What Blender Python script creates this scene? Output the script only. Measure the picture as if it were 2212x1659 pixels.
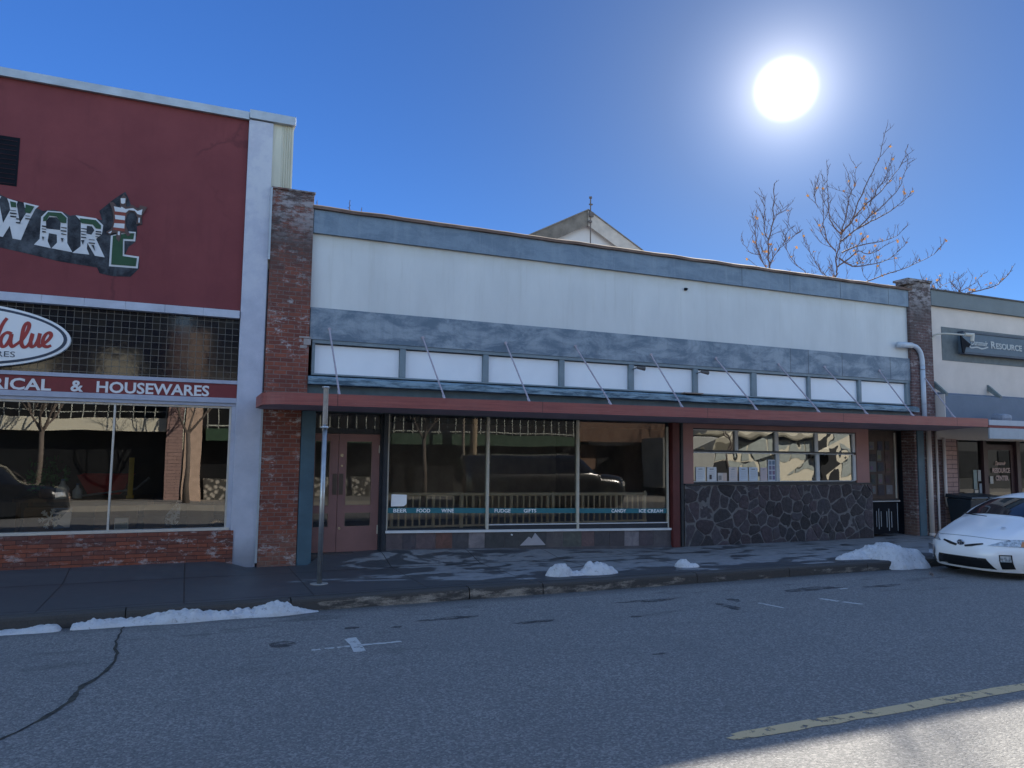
import bpy, bmesh, math, random
from mathutils import Vector, Matrix, noise
SC = bpy.context.scene
for o in list(bpy.data.objects): bpy.data.objects.remove(o)
COL = SC.collection
R = math.radians
PI = math.pi
# ---------------------------------------------------------------- camera
cd = bpy.data.cameras.new('camera'); cam = bpy.data.objects.new('camera', cd); COL.objects.link(cam)
YAW, PIT, ROL = .408138, .0929501, .0116513
_r = Vector((math.cos(YAW), -math.sin(YAW), 0))
_f = Vector((math.sin(YAW)*math.cos(PIT), math.cos(YAW)*math.cos(PIT), math.sin(PIT)))
_u = _r.cross(_f)
_r2 = _r*math.cos(ROL)+_u*math.sin(ROL); _u2 = _u*math.cos(ROL)-_r*math.sin(ROL)
m = Matrix((( _r2.x,_u2.x,-_f.x,0),(_r2.y,_u2.y,-_f.y,-13.6),(_r2.z,_u2.z,-_f.z,1.8),(0,0,0,1)))
cam.matrix_world = m
cd.sensor_width = 36; cd.lens = 36*1610/2212; cd.clip_end = 2000; cd.clip_start = .05
SC.camera = cam
SC.render.resolution_x = 1024; SC.render.resolution_y = 768
SC.render.engine = 'CYCLES'
# ---------------------------------------------------------------- sky and sun
SAZ, SEL = R(45.0), R(26.4)
SUND = Vector((math.sin(SAZ)*math.cos(SEL), math.cos(SAZ)*math.cos(SEL), math.sin(SEL)))
GLD = (math.sin(R(44.1))*math.cos(R(25.6)), math.cos(R(44.1))*math.cos(R(25.6)), math.sin(R(25.6)))
W = bpy.data.worlds.new('World'); SC.world = W; W.use_nodes = True
nt = W.node_tree; N = nt.nodes; L = nt.links; N.clear()
out = N.new('ShaderNodeOutputWorld'); bg = N.new('ShaderNodeBackground')
sky = N.new('ShaderNodeTexSky'); sky.sky_type = 'NISHITA'; sky.sun_disc = False
sky.sun_elevation = SEL; sky.sun_rotation = SAZ; sky.altitude = 700; sky.air_density = 1.0; sky.dust_density = .35; sky.ozone_density = 2.2
bg.inputs[1].default_value = SKY_STRENGTH = .075
tc = N.new('ShaderNodeTexCoord')
dot = N.new('ShaderNodeVectorMath'); dot.operation = 'DOT_PRODUCT'; dot.inputs[1].default_value = GLD
L.new(tc.outputs['Generated'], dot.inputs[0])
def wm(op, a, b=None, clamp=False):
    n = N.new('ShaderNodeMath'); n.operation = op; n.use_clamp = clamp
    for i, v in enumerate((a, b)):
        if v is None: continue
        if isinstance(v, (int, float)): n.inputs[i].default_value = v
        else: L.new(v, n.inputs[i])
    return n.outputs[0]
ac = wm('ARCCOSINE', wm('MINIMUM', dot.outputs['Value'], .999999))
ang = wm('MULTIPLY', ac, 180/PI)
# the sun's overexposed disc and the bright air round it, part of the sky itself
core = wm('SUBTRACT', 1, wm('MULTIPLY', wm('SUBTRACT', ang, 1.15), .85, True), True)
au1 = wm('EXPONENT', wm('MULTIPLY', ang, -.60)); au2 = wm('EXPONENT', wm('MULTIPLY', ang, -.13))
glow = wm('ADD', wm('ADD', wm('MULTIPLY', wm('MULTIPLY', core, core), 12), wm('MULTIPLY', au1, 8.5)), wm('MULTIPLY', au2, 1.1))
gc = N.new('ShaderNodeVectorMath'); gc.operation = 'SCALE'; gc.inputs[0].default_value = (1, .96, .93); L.new(glow, gc.inputs['Scale'])
# deep winter blue, darker sunward; unseen sky overhead and northward brightened as added fill
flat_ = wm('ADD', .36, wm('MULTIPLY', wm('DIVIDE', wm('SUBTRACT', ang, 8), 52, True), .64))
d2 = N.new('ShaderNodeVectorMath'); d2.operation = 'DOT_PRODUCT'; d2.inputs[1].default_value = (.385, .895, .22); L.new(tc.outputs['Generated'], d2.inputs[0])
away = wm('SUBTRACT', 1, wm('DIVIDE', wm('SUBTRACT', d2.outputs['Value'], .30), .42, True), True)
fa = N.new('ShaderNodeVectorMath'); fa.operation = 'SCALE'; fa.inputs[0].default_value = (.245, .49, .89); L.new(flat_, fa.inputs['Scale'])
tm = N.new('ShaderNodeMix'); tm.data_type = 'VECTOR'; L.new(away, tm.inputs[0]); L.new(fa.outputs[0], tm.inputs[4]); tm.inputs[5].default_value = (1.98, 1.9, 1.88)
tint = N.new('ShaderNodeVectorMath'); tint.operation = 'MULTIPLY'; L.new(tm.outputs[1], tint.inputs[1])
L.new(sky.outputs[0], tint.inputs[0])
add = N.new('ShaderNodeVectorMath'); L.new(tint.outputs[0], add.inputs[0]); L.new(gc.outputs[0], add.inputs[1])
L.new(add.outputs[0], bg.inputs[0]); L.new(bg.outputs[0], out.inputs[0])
sl = bpy.data.lights.new('sun', 'SUN'); sl.energy = 5; sl.angle = R(.5); sl.color = (1, .92, .79)
so = bpy.data.objects.new('sun', sl); COL.objects.link(so); so.location = (20, 30, 30)
so.rotation_euler = (-SUND).to_track_quat('-Z', 'Y').to_euler()
SC.view_settings.view_transform = 'Standard'; SC.view_settings.look = 'None'
SC.view_settings.exposure = 1.5; SC.view_settings.gamma = 1
try: SC.cycles.use_denoising = True
except Exception: pass
SC.cycles.max_bounces = 8; SC.cycles.transparent_max_bounces = 12; SC.cycles.sample_clamp_indirect = 6
# ---------------------------------------------------------------- materials
MATS = {}
class NT:
    def __init__(s, name):
        s.m = bpy.data.materials.new(name); s.m.use_nodes = True; s.n = s.m.node_tree.nodes; s.l = s.m.node_tree.links; s.n.clear()
        s.out = s.n.new('ShaderNodeOutputMaterial'); s.b = s.n.new('ShaderNodeBsdfPrincipled'); s.l.new(s.b.outputs[0], s.out.inputs[0])
        s.tc = s.n.new('ShaderNodeTexCoord')
    def put(s, sock, v):
        if isinstance(v, (int, float)): sock.default_value = v
        elif isinstance(v, (tuple, list)): sock.default_value = (*v, 1) if len(v) == 3 and sock.type == 'RGBA' else v
        else: s.l.new(v, sock)
    def co(s, scale=(1, 1, 1), kind='Object', loc=(0, 0, 0), rot=(0, 0, 0)):
        mp = s.n.new('ShaderNodeMapping'); mp.inputs['Scale'].default_value = scale; mp.inputs['Location'].default_value = loc; mp.inputs['Rotation'].default_value = rot
        s.l.new(s.tc.outputs[kind], mp.inputs[0]); return mp.outputs[0]
    def noise(s, scale=5, detail=4, rough=.55, vec=None, dist=0):
        n = s.n.new('ShaderNodeTexNoise'); n.inputs['Scale'].default_value = scale; n.inputs['Detail'].default_value = detail
        n.inputs['Roughness'].default_value = rough; n.inputs['Distortion'].default_value = dist
        s.l.new(vec if vec is not None else s.tc.outputs['Object'], n.inputs['Vector']); return n.outputs['Fac']
    def ramp(s, fac, a, b, lo=0, hi=1):
        n = s.n.new('ShaderNodeMapRange'); n.inputs['From Min'].default_value = a; n.inputs['From Max'].default_value = b
        n.inputs['To Min'].default_value = lo; n.inputs['To Max'].default_value = hi; n.clamp = True; s.put(n.inputs['Value'], fac); return n.outputs[0]
    def mix(s, fac, a, b, mode='MIX'):
        n = s.n.new('ShaderNodeMix'); n.data_type = 'RGBA'; n.blend_type = mode
        s.put(n.inputs[0], fac); s.put(n.inputs[6], a); s.put(n.inputs[7], b); return n.outputs[2]
    def math(s, op, a, b=0, c=None, clamp=False):
        n = s.n.new('ShaderNodeMath'); n.operation = op; n.use_clamp = clamp; s.put(n.inputs[0], a); s.put(n.inputs[1], b)
        if c is not None: s.put(n.inputs[2], c)
        return n.outputs[0]
    def xyz(s, vec=None):
        n = s.n.new('ShaderNodeSeparateXYZ'); s.l.new(vec if vec is not None else s.tc.outputs['Object'], n.inputs[0]); return n.outputs
    def comb(s, x=0, y=0, z=0):
        n = s.n.new('ShaderNodeCombineXYZ'); s.put(n.inputs[0], x); s.put(n.inputs[1], y); s.put(n.inputs[2], z); return n.outputs[0]
    def bump(s, h, strength=.3, dist=.01, nrm=None):
        n = s.n.new('ShaderNodeBump'); n.inputs['Strength'].default_value = strength; n.inputs['Distance'].default_value = dist
        s.put(n.inputs['Height'], h)
        if nrm is not None: s.l.new(nrm, n.inputs['Normal'])
        return n.outputs[0]
    def fin(s, col, rough=.6, bump=None, **k):
        s.put(s.b.inputs['Base Color'], col); s.put(s.b.inputs['Roughness'], rough)
        if bump is not None: s.l.new(bump, s.b.inputs['Normal'])
        for a, v in k.items(): s.put(s.b.inputs[a.replace('_', ' ')], v)
        return s.m
def plain(name, col, rough=.6, var=.25, scale=6, bump=.15, bscale=60, metallic=0, spec=.4, streak=False):
    if name in MATS: return MATS[name]
    t = NT(name)
    v = t.co((1, 1, .18)) if streak else None
    n = t.noise(scale, 5, .6, v); n2 = t.noise(bscale, 3)
    dark = tuple(c*(1-var) for c in col); lite = tuple(min(1, c*(1+var*.6)) for c in col)
    c = t.mix(t.ramp(n, .3, .7), dark, lite)
    c = t.mix(.25, c, t.mix(n2, dark, lite))
    MATS[name] = t.fin(c, t.ramp(n2, .2, .8, max(.05, rough-.1), min(1, rough+.1)), t.bump(n2, bump, .004), Metallic=metallic, Specular_IOR_Level=spec)
    return MATS[name]
def brick(name, c1, c2, mortar, bw=.2, bh=.068, ms=.01, white=0, soot=False, axis='xz', rough=.85, mb=.0, off=.5):
    t = NT(name); x, y, z = t.xyz()
    nz = t.noise(3, 3); wx = t.math('ADD', x, t.math('MULTIPLY', t.math('SUBTRACT', nz, .5), .015))
    if axis == 'xz': wx = t.math('ADD', wx, y)
    if axis == 'yz': wx = y
    wz = t.math('ADD', z, t.math('MULTIPLY', t.math('SUBTRACT', t.noise(4, 2), .5), .012))
    b = t.n.new('ShaderNodeTexBrick'); t.l.new(t.comb(wx, wz), b.inputs['Vector']); b.offset = off
    b.inputs['Scale'].default_value = 1; b.inputs['Brick Width'].default_value = bw; b.inputs['Row Height'].default_value = bh
    b.inputs['Mortar Size'].default_value = ms; b.inputs['Mortar Smooth'].default_value = .4; b.inputs['Bias'].default_value = mb
    t.put(b.inputs['Color1'], c1); t.put(b.inputs['Color2'], c2); t.put(b.inputs['Mortar'], mortar)
    col = b.outputs['Color']
    n = t.noise(9, 6, .7); col = t.mix(t.ramp(n, .35, .75, 0, .6), col, tuple(c*.45 for c in c1))
    if white:
        w = t.math('MULTIPLY', t.ramp(t.noise(1, 7, .8, t.co((5, 5, 11))), .54, .62), t.ramp(t.noise(1.7, 3), .38, .55))
        w = t.math('MULTIPLY', w, white); col = t.mix(w, col, (.42, .40, .40))
    if soot:
        s = t.math('MULTIPLY', t.ramp(z, SOOTZ0, SOOTZ1), t.ramp(t.noise(2.2, 5, .7), .3, .55)); col = t.mix(t.math('MULTIPLY', s, .88), col, (.06, .05, .048))
        g = t.math('MULTIPLY', t.ramp(z, SOOTZ1-.3, SOOTZ1+.4), t.ramp(t.noise(1, 6, .75, t.co((4, 4, 9))), .44, .56)); col = t.mix(t.math('MULTIPLY', g, .75), col, (.34, .32, .33))
        k = t.math('MULTIPLY', t.ramp(z, .55, .1), t.ramp(t.noise(4, 5, .7), .35, .6)); col = t.mix(t.math('MULTIPLY', k, .6), col, (.2, .13, .1))
    h = t.math('ADD', t.math('MULTIPLY', b.outputs['Fac'], -1), t.math('MULTIPLY', n, .5))
    return t.fin(col, rough, t.bump(h, .7, .012), Specular_IOR_Level=.25)
SOOTZ0, SOOTZ1 = 3.9, 5.7
def glass(name, ior=1.7, wav=.02, wscale=1.2, tint=(.8, .85, .85)):
    t = NT(name); t.n.remove(t.b)
    fr = t.n.new('ShaderNodeFresnel'); fr.inputs['IOR'].default_value = ior
    gl = t.n.new('ShaderNodeBsdfGlossy'); gl.inputs['Roughness'].default_value = .0; gl.inputs['Color'].default_value = (.95, .95, .95, 1)
    tr = t.n.new('ShaderNodeBsdfTransparent'); tr.inputs['Color'].default_value = (*tint, 1)
    nb = t.bump(t.noise(wscale, 1, .3), 1, wav); t.l.new(nb, gl.inputs['Normal'])
    mx = t.n.new('ShaderNodeMixShader'); t.l.new(fr.outputs[0], mx.inputs[0]); t.l.new(tr.outputs[0], mx.inputs[1]); t.l.new(gl.outputs[0], mx.inputs[2])
    t.l.new(mx.outputs[0], t.out.inputs[0]); return t.m
# ---------------------------------------------------------------- mesh helpers
class MB:
    def __init__(s): s.v = []; s.f = []; s.c = []
    def add(s, vs, fs, col=None):
        b = len(s.v); s.v += [tuple(v) for v in vs]; s.f += [tuple(i+b for i in f) for f in fs]
        s.c += [col]*len(fs); return s
    def box(s, x0, x1, y0, y1, z0, z1, col=None):
        v = [(x0,y0,z0),(x1,y0,z0),(x1,y1,z0),(x0,y1,z0),(x0,y0,z1),(x1,y0,z1),(x1,y1,z1),(x0,y1,z1)]
        return s.add(v, [(0,3,2,1),(4,5,6,7),(0,1,5,4),(1,2,6,5),(2,3,7,6),(3,0,4,7)], col)
    def obox(s, x0, x1, y0, y1, zl0, zl1, zr0, zr1):      # box whose bottom and top slope along x
        v = [(x0,y0,zl0),(x1,y0,zr0),(x1,y1,zr0),(x0,y1,zl0),(x0,y0,zl1),(x1,y0,zr1),(x1,y1,zr1),(x0,y1,zl1)]
        return s.add(v, [(0,3,2,1),(4,5,6,7),(0,1,5,4),(1,2,6,5),(2,3,7,6),(3,0,4,7)])
    def prism(s, poly, y0, y1, axis='y', col=None):       # poly in (x,z) extruded y0..y1 ; axis 'x': poly (y,z); 'z': poly (x,y)
        a = sum(poly[i][0]*poly[(i+1)%len(poly)][1]-poly[(i+1)%len(poly)][0]*poly[i][1] for i in range(len(poly)))
        if a < 0: poly = poly[::-1]
        n = len(poly)
        P = {'y': lambda p, t: (p[0], t, p[1]), 'x': lambda p, t: (t, p[0], p[1]), 'z': lambda p, t: (p[0], p[1], t)}[axis]
        v = [P(p, y0) for p in poly]+[P(p, y1) for p in poly]
        flip = axis != 'y'
        f = [tuple(range(n)), tuple(range(2*n-1, n-1, -1))]+[((i+1)%n, i, i+n, (i+1)%n+n) for i in range(n)]
        if flip: f = [q[::-1] for q in f]
        return s.add(v, f, col)
    def tube(s, pts, rad, n=8, cap=True, flat=1):
        pts = [Vector(p) for p in pts]; k = len(pts)
        if not hasattr(rad, '__len__'): rad = [rad]*k
        b = len(s.v); up = None
        for i, p in enumerate(pts):
            d = (pts[min(i+1, k-1)]-pts[max(i-1, 0)]).normalized()
            if up is None: up = Vector((0, 0, 1)) if abs(d.z) < .9 else Vector((1, 0, 0))
            a = d.cross(up).normalized(); up = a.cross(d).normalized()
            for j in range(n):
                t = 2*PI*j/n; s.v.append(tuple(p+(a*math.cos(t)+up*math.sin(t)*flat)*rad[i]))
        for i in range(k-1):
            for j in range(n):
                s.f.append((b+i*n+j, b+i*n+(j+1)%n, b+(i+1)*n+(j+1)%n, b+(i+1)*n+j)); s.c.append(None)
        if cap:
            s.f.append(tuple(b+j for j in range(n))[::-1]); s.f.append(tuple(b+(k-1)*n+j for j in range(n))); s.c += [None, None]
        return s
    def cyl(s, c, r, h, axis='z', n=20, r2=None):
        c = Vector(c); d = {'z': Vector((0,0,1)), 'x': Vector((1,0,0)), 'y': Vector((0,1,0))}[axis]
        return s.tube([c, c+d*h], [r, r if r2 is None else r2], n)
    def build(s, name, mat, parent=None, smooth=False, bevel=0, label=None):
        me = bpy.data.meshes.new(name); off = Vector((0, 0, 0))
        if parent is not None: off = wloc(parent)
        me.from_pydata([tuple(Vector(v)-off) for v in s.v], [], s.f)
        if any(c is not None for c in s.c):
            at = me.color_attributes.new('Col', 'FLOAT_COLOR', 'CORNER'); 
            for p in me.polygons:
                c = s.c[p.index] or (1, 1, 1)
                for li in p.loop_indices: at.data[li].color = (*c, 1)
        if smooth:
            for p in me.polygons: p.use_smooth = True
        me.materials.append(mat); o = bpy.data.objects.new(name, me); COL.objects.link(o)
        if bevel:
            bm = bmesh.new(); bm.from_mesh(me); bmesh.ops.remove_doubles(bm, verts=bm.verts, dist=1e-5)
            es = [e for e in bm.edges if len(e.link_faces) == 2 and e.calc_face_angle(0) > .5]
            bmesh.ops.bevel(bm, geom=es, offset=bevel, segments=2, affect='EDGES', profile=.6, clamp_overlap=True); bm.to_mesh(me); bm.free()
        if parent is not None: o.parent = parent
        if label: o['label'] = label
        return o
def wloc(o):
    v = Vector((0, 0, 0))
    while o is not None: v = v+Vector(o.location); o = o.parent
    return v
def thing(name, label, cat, loc=(0, 0, 0), group=None):
    o = bpy.data.objects.new(name, None); COL.objects.link(o); o.location = loc; o.empty_display_size = .3
    o['label'] = label; o['category'] = cat
    if group: o['group'] = group
    return o
def tag(o, label, cat, group=None):
    o['label'] = label; o['category'] = cat
    if group: o['group'] = group
    return o
def struct(o): o['kind'] = 'structure'; return o
def text(s, size, x, y, z, mat, name, parent, depth=.006, width=None, rot=0, bold=0, shear=0, align='LEFT', label=None, rotz=0):
    cu = bpy.data.curves.new(name, 'FONT'); cu.body = s; cu.size = size; cu.extrude = depth/2; cu.offset = bold; cu.shear = shear; cu.align_x = align; cu.resolution_u = 3
    o = bpy.data.objects.new(name, cu); COL.objects.link(o); bpy.context.view_layer.update()
    me = bpy.data.meshes.new_from_object(o.evaluated_get(bpy.context.evaluated_depsgraph_get())); bpy.data.objects.remove(o)
    xs = [v.co.x for v in me.vertices] or [0, 1]; w = max(xs)-min(xs); k = (width/w) if width else 1; x0 = min(xs) if align == 'LEFT' else 0
    off = wloc(parent)
    for v in me.vertices:
        px, pz, py = (v.co.x-x0)*k, v.co.y, -v.co.z
        c, sn = math.cos(rot), math.sin(rot); px, pz = px*c-pz*sn, px*sn+pz*c
        cz, sz = math.cos(rotz), math.sin(rotz); px, py = px*cz-py*sz, px*sz+py*cz
        v.co = Vector((x+px, y+py, z+pz))-off
    me.materials.clear(); me.materials.append(mat); me.name = name
    o = bpy.data.objects.new(name, me); COL.objects.link(o); o.parent = parent
    if label: o['label'] = label
    return o
def smoothline(p, k=5):
    out = []
    for i in range(len(p)-1):
        a, b, c, d = p[max(i-1, 0)], p[i], p[i+1], p[min(i+2, len(p)-1)]
        for j in range(k):
            t = j/k; out.append(tuple(.5*((2*b[q])+(c[q]-a[q])*t+(2*a[q]-5*b[q]+4*c[q]-d[q])*t*t+(3*b[q]-a[q]-3*c[q]+d[q])*t**3) for q in range(len(b))))
    out.append(tuple(p[-1])); return out
def copy_tree(o, parent=None):
    c = o.copy(); COL.objects.link(c); c.parent = parent
    for ch in o.children: copy_tree(ch, c)
    return c
rnd = random.Random(7)
# measured outlines (metres on the wall)
SPLOTCH=[(-3.65,5.9),(-3.46,5.88),(-3.27,5.82),(-3.08,5.78),(-2.88,5.74),(-2.76,5.69),(-2.58,5.66),(-2.4,5.6),(-2.29,5.56),(-2.15,5.6),(-1.99,5.57),(-1.92,5.53),(-1.83,5.56),(-1.57,5.54),(-1.46,5.52),(-1.51,5.67),(-1.45,5.74),(-1.31,5.9),(-1.15,6.05),(-1.09,5.93),(-1.04,5.79),(-0.9,5.81),(-0.87,5.53),(-0.95,5.49),(-0.94,5.37),(-0.96,5.22),(-1.05,5.13),(-1.1,4.99),(-0.89,4.97),(-0.88,4.78),(-1,4.63),(-1.26,4.61),(-1.45,4.64),(-1.49,4.73),(-2.02,4.77),(-2.43,4.84),(-2.83,4.9),(-3.12,4.99),(-3.41,5.03),(-3.59,5.05)]
LW=[(-3.03,5.72),(-2.86,5.71),(-2.89,5.64),(-2.81,5.29),(-2.73,5.51),(-2.75,5.61),(-2.78,5.69),(-2.64,5.66),(-2.65,5.61),(-2.59,5.32),(-2.5,5.53),(-2.54,5.58),(-2.56,5.66),(-2.35,5.63),(-2.4,5.57),(-2.48,5.34),(-2.56,5.05),(-2.67,5.06),(-2.72,5.26),(-2.8,5.07),(-2.88,5.08),(-2.98,5.64)]
LA=[(-2.38,5),(-2.31,5.1),(-2.31,5.46),(-2.23,5.57),(-2.03,5.58),(-1.95,5.5),(-1.93,5.08),(-1.85,4.94),(-2.14,4.97),(-2.07,5.07),(-2.08,5.2),(-2.19,5.21),(-2.2,5.08),(-2.15,4.97)]
LAc=[(-2.23,5.28),(-2.24,5.4),(-2.2,5.47),(-2.1,5.48),(-2.04,5.42),(-2.04,5.28)]
LAg=[(-2.28,5.39),(-2.28,5.45),(-2.22,5.55),(-2.04,5.56),(-1.96,5.49),(-1.96,5.4),(-2.03,5.4),(-2.1,5.49),(-2.2,5.49),(-2.24,5.4)]
LR=[(-1.84,5.55),(-1.55,5.54),(-1.44,5.44),(-1.45,5.29),(-1.53,5.2),(-1.39,4.91),(-1.53,4.92),(-1.65,5.12),(-1.65,5.02),(-1.61,4.93),(-1.85,4.93),(-1.74,5.05),(-1.76,5.47)]
LRc=[(-1.67,5.27),(-1.67,5.4),(-1.6,5.4),(-1.56,5.34),(-1.6,5.26)]
LRg=[(-1.78,5.51),(-1.55,5.51),(-1.47,5.43),(-1.47,5.37),(-1.54,5.37),(-1.59,5.43),(-1.75,5.43)]
LW1g=[(-2.74,5.65),(-2.66,5.64),(-2.65,5.56),(-2.72,5.56)]
LW2g=[(-2.53,5.63),(-2.41,5.61),(-2.46,5.49),(-2.53,5.5)]
LL=[(-1.32,5.28),(-1.32,4.77),(-0.9,4.78),(-0.89,4.98),(-1.11,4.99),(-1.12,5.22),(-0.96,5.23),(-0.96,5.39),(-1.08,5.38)]
LLg=[(-1.29,5.28),(-1.29,4.8),(-0.93,4.81),(-0.92,4.95),(-1.13,4.96),(-1.14,5.25),(-0.99,5.26),(-0.98,5.36),(-1.08,5.35)]
CROWN=[(-1.37,5.83),(-1.32,5.84),(-1.29,5.82),(-1.26,5.78),(-1.23,5.77),(-1.21,5.79),(-1.22,5.89),(-1.2,5.95),(-1.17,6),(-1.12,5.94),(-1.13,5.86),(-1.12,5.79),(-1.09,5.8),(-1.04,5.84),(-0.99,5.81),(-0.94,5.77),(-0.92,5.85),(-0.81,5.83),(-0.86,5.72),(-0.89,5.65),(-0.88,5.53),(-0.96,5.52),(-0.95,5.64),(-0.98,5.7),(-1.02,5.73),(-1.06,5.72),(-1.1,5.66),(-1.12,5.56),(-1.11,5.47),(-1.07,5.38),(-1.03,5.32),(-1.08,5.3),(-1.12,5.35),(-1.17,5.34),(-1.18,5.25),(-1.2,5.19),(-1.24,5.24),(-1.24,5.34),(-1.3,5.32),(-1.34,5.29),(-1.39,5.33),(-1.33,5.38),(-1.3,5.46),(-1.3,5.58),(-1.32,5.71)]
CR=[(-1.3,5.76),(-1.12,5.75),(-1.12,5.68),(-1.13,5.56),(-1.12,5.37),(-1.29,5.38),(-1.28,5.58)]
STRIPES=[[(-2.29,5.32),(-2.23,5.32),(-2.23,5.3),(-2.29,5.3)],[(-2.29,5.27),(-2.23,5.27),(-2.23,5.26),(-2.29,5.26)],[(-2.28,5.23),(-2.23,5.23),(-2.23,5.21),(-2.28,5.21)],[(-2.03,5.33),(-1.95,5.33),(-1.95,5.31),(-2.03,5.32)],[(-2.03,5.28),(-1.95,5.28),(-1.95,5.26),(-2.03,5.26)],[(-2.02,5.23),(-1.95,5.22),(-1.95,5.21),(-2.02,5.21)],[(-1.75,5.35),(-1.67,5.35),(-1.67,5.33),(-1.75,5.34)],[(-1.75,5.3),(-1.67,5.3),(-1.67,5.29),(-1.75,5.29)],[(-1.74,5.26),(-1.67,5.25),(-1.67,5.24),(-1.74,5.24)],[(-1.74,5.21),(-1.67,5.21),(-1.67,5.19),(-1.74,5.19)],[(-1.54,5.33),(-1.46,5.33),(-1.46,5.31),(-1.54,5.31)],[(-1.54,5.29),(-1.46,5.29),(-1.46,5.27),(-1.54,5.27)],[(-1.54,5.24),(-1.45,5.24),(-1.45,5.22),(-1.54,5.23)],[(-2.73,5.51),(-2.65,5.51),(-2.65,5.5),(-2.73,5.5)],[(-2.73,5.47),(-2.64,5.47),(-2.64,5.45),(-2.73,5.45)],[(-2.72,5.42),(-2.64,5.42),(-2.64,5.4),(-2.72,5.4)],[(-2.52,5.45),(-2.46,5.45),(-2.46,5.44),(-2.52,5.44)],[(-2.52,5.41),(-2.45,5.41),(-2.45,5.39),(-2.52,5.39)],[(-2.64,5.39),(-2.58,5.39),(-2.58,5.37),(-2.64,5.37)],[(-2.64,5.33),(-2.58,5.33),(-2.58,5.31),(-2.64,5.31)],[(-1.63,5.18),(-1.55,5.18),(-1.55,5.17),(-1.63,5.17)],[(-1.63,5.13),(-1.54,5.13),(-1.54,5.11),(-1.63,5.11)],[(-2.28,5.14),(-2.25,5.14),(-2.26,5.07)],[(-2.02,5.15),(-1.98,5.15),(-2,5.08)],[(-1.74,5.15),(-1.69,5.16),(-1.71,5.08)],[(-1.59,5.09),(-1.55,5.09),(-1.53,4.99)]]
CROWNW=[[(-1.3,5.77),(-1.2,5.76),(-1.19,5.78),(-1.13,5.75),(-1.02,5.78),(-0.95,5.74),(-0.88,5.78),(-0.89,5.68),(-0.95,5.69),(-0.99,5.74),(-1.08,5.74),(-1.12,5.69),(-1.28,5.69)],[(-1.28,5.63),(-1.13,5.63),(-1.13,5.56),(-1.27,5.56)],[(-1.28,5.49),(-1.13,5.5),(-1.13,5.42),(-1.29,5.42)],[(-1.21,5.92),(-1.14,5.93),(-1.14,5.85),(-1.17,5.83),(-1.2,5.84)],[(-0.93,5.63),(-0.91,5.63),(-0.91,5.55),(-0.93,5.55)],[(-1.22,5.36),(-1.19,5.36),(-1.19,5.3),(-1.22,5.3)],[(-1.36,5.32),(-1.31,5.36),(-1.31,5.34),(-1.33,5.31)],[(-1.06,5.38),(-0.96,5.38),(-0.96,5.36),(-1.05,5.36)]]
SCRIPT=[[(-2.641,3.784),(-2.677,3.723),(-2.711,3.634),(-2.756,3.459),(-2.781,3.362),(-2.811,3.455),(-2.849,3.681)],[(-2.569,3.54),(-2.627,3.56),(-2.68,3.512),(-2.706,3.424),(-2.685,3.349),(-2.638,3.353),(-2.588,3.452),(-2.569,3.54),(-2.578,3.414),(-2.549,3.349),(-2.503,3.381),(-2.427,3.463),(-2.363,3.604),(-2.347,3.702),(-2.379,3.728),(-2.415,3.658),(-2.431,3.521),(-2.432,3.405),(-2.396,3.35),(-2.341,3.383),(-2.306,3.472),(-2.295,3.57),(-2.313,3.452),(-2.299,3.366),(-2.251,3.389),(-2.209,3.499),(-2.197,3.581),(-2.211,3.459),(-2.196,3.373),(-2.154,3.405),(-2.091,3.468),(-2.046,3.549),(-2.066,3.597),(-2.114,3.574),(-2.15,3.483),(-2.137,3.397),(-2.086,3.375),(-2.037,3.403)]]
TM=[[(25.44,8.88),(25.46,9.49),(25.51,9.93),(25.52,10.42),(25.74,11.07),(25.84,11.52)],[(25.84,11.52),(26.41,12.28),(26.79,13.35),(27.35,14.46),(27.73,15.37),(27.91,16.45)],[(25.84,11.52),(26.17,12.37),(26.45,13.3),(26.82,13.99),(26.94,14.91)],[(25.79,11.2),(26.82,11.96),(27.52,12.56),(28.33,13.19),(29.16,14.04),(29.66,15.04),(29.77,15.69)],[(26.15,11.87),(27.02,12.88),(27.91,13.65),(28.56,14.4),(29.13,15.22),(29.3,15.84)],[(26.81,11.9),(27.6,12.32),(28.48,12.76),(29.4,13.35),(30.15,13.86),(30.48,14.21)],[(25.85,10.71),(26.61,11.05),(27.55,11.36),(28.87,11.72),(29.78,12.09),(30.54,12.65)],[(25.76,10.45),(26.66,10.24),(27.94,10.51),(29.09,10.84),(30.01,11.34),(30.77,11.83),(31.16,12.21)],[(25.46,8.88),(27.3,9.59),(28.35,9.99),(29.42,10.36),(30.44,10.8),(31.29,11.23),(31.88,11.8)],[(25.53,10.73),(24.98,11.1),(24.68,11.74),(24.59,12.52),(24.49,13.13),(24.55,13.7)],[(25.72,11.56),(25.26,12.12),(25.22,12.87),(25.27,13.62),(25.28,14.54)],[(25.46,9.31),(24.92,9.56),(24.38,9.93),(24,10.49),(23.78,10.83),(23.6,11.11)],[(27.63,13.09),(28.01,13.79),(28.57,14.53),(28.89,15.44)],[(26.79,13.35),(26.47,13.68),(26.41,14.38)],[(24.59,12.52),(24.25,12.97),(24.32,13.57)],[(25.58,10.06),(26.34,10.52),(27.11,10.99),(27.79,10.94),(29.22,11.63)]]
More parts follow.
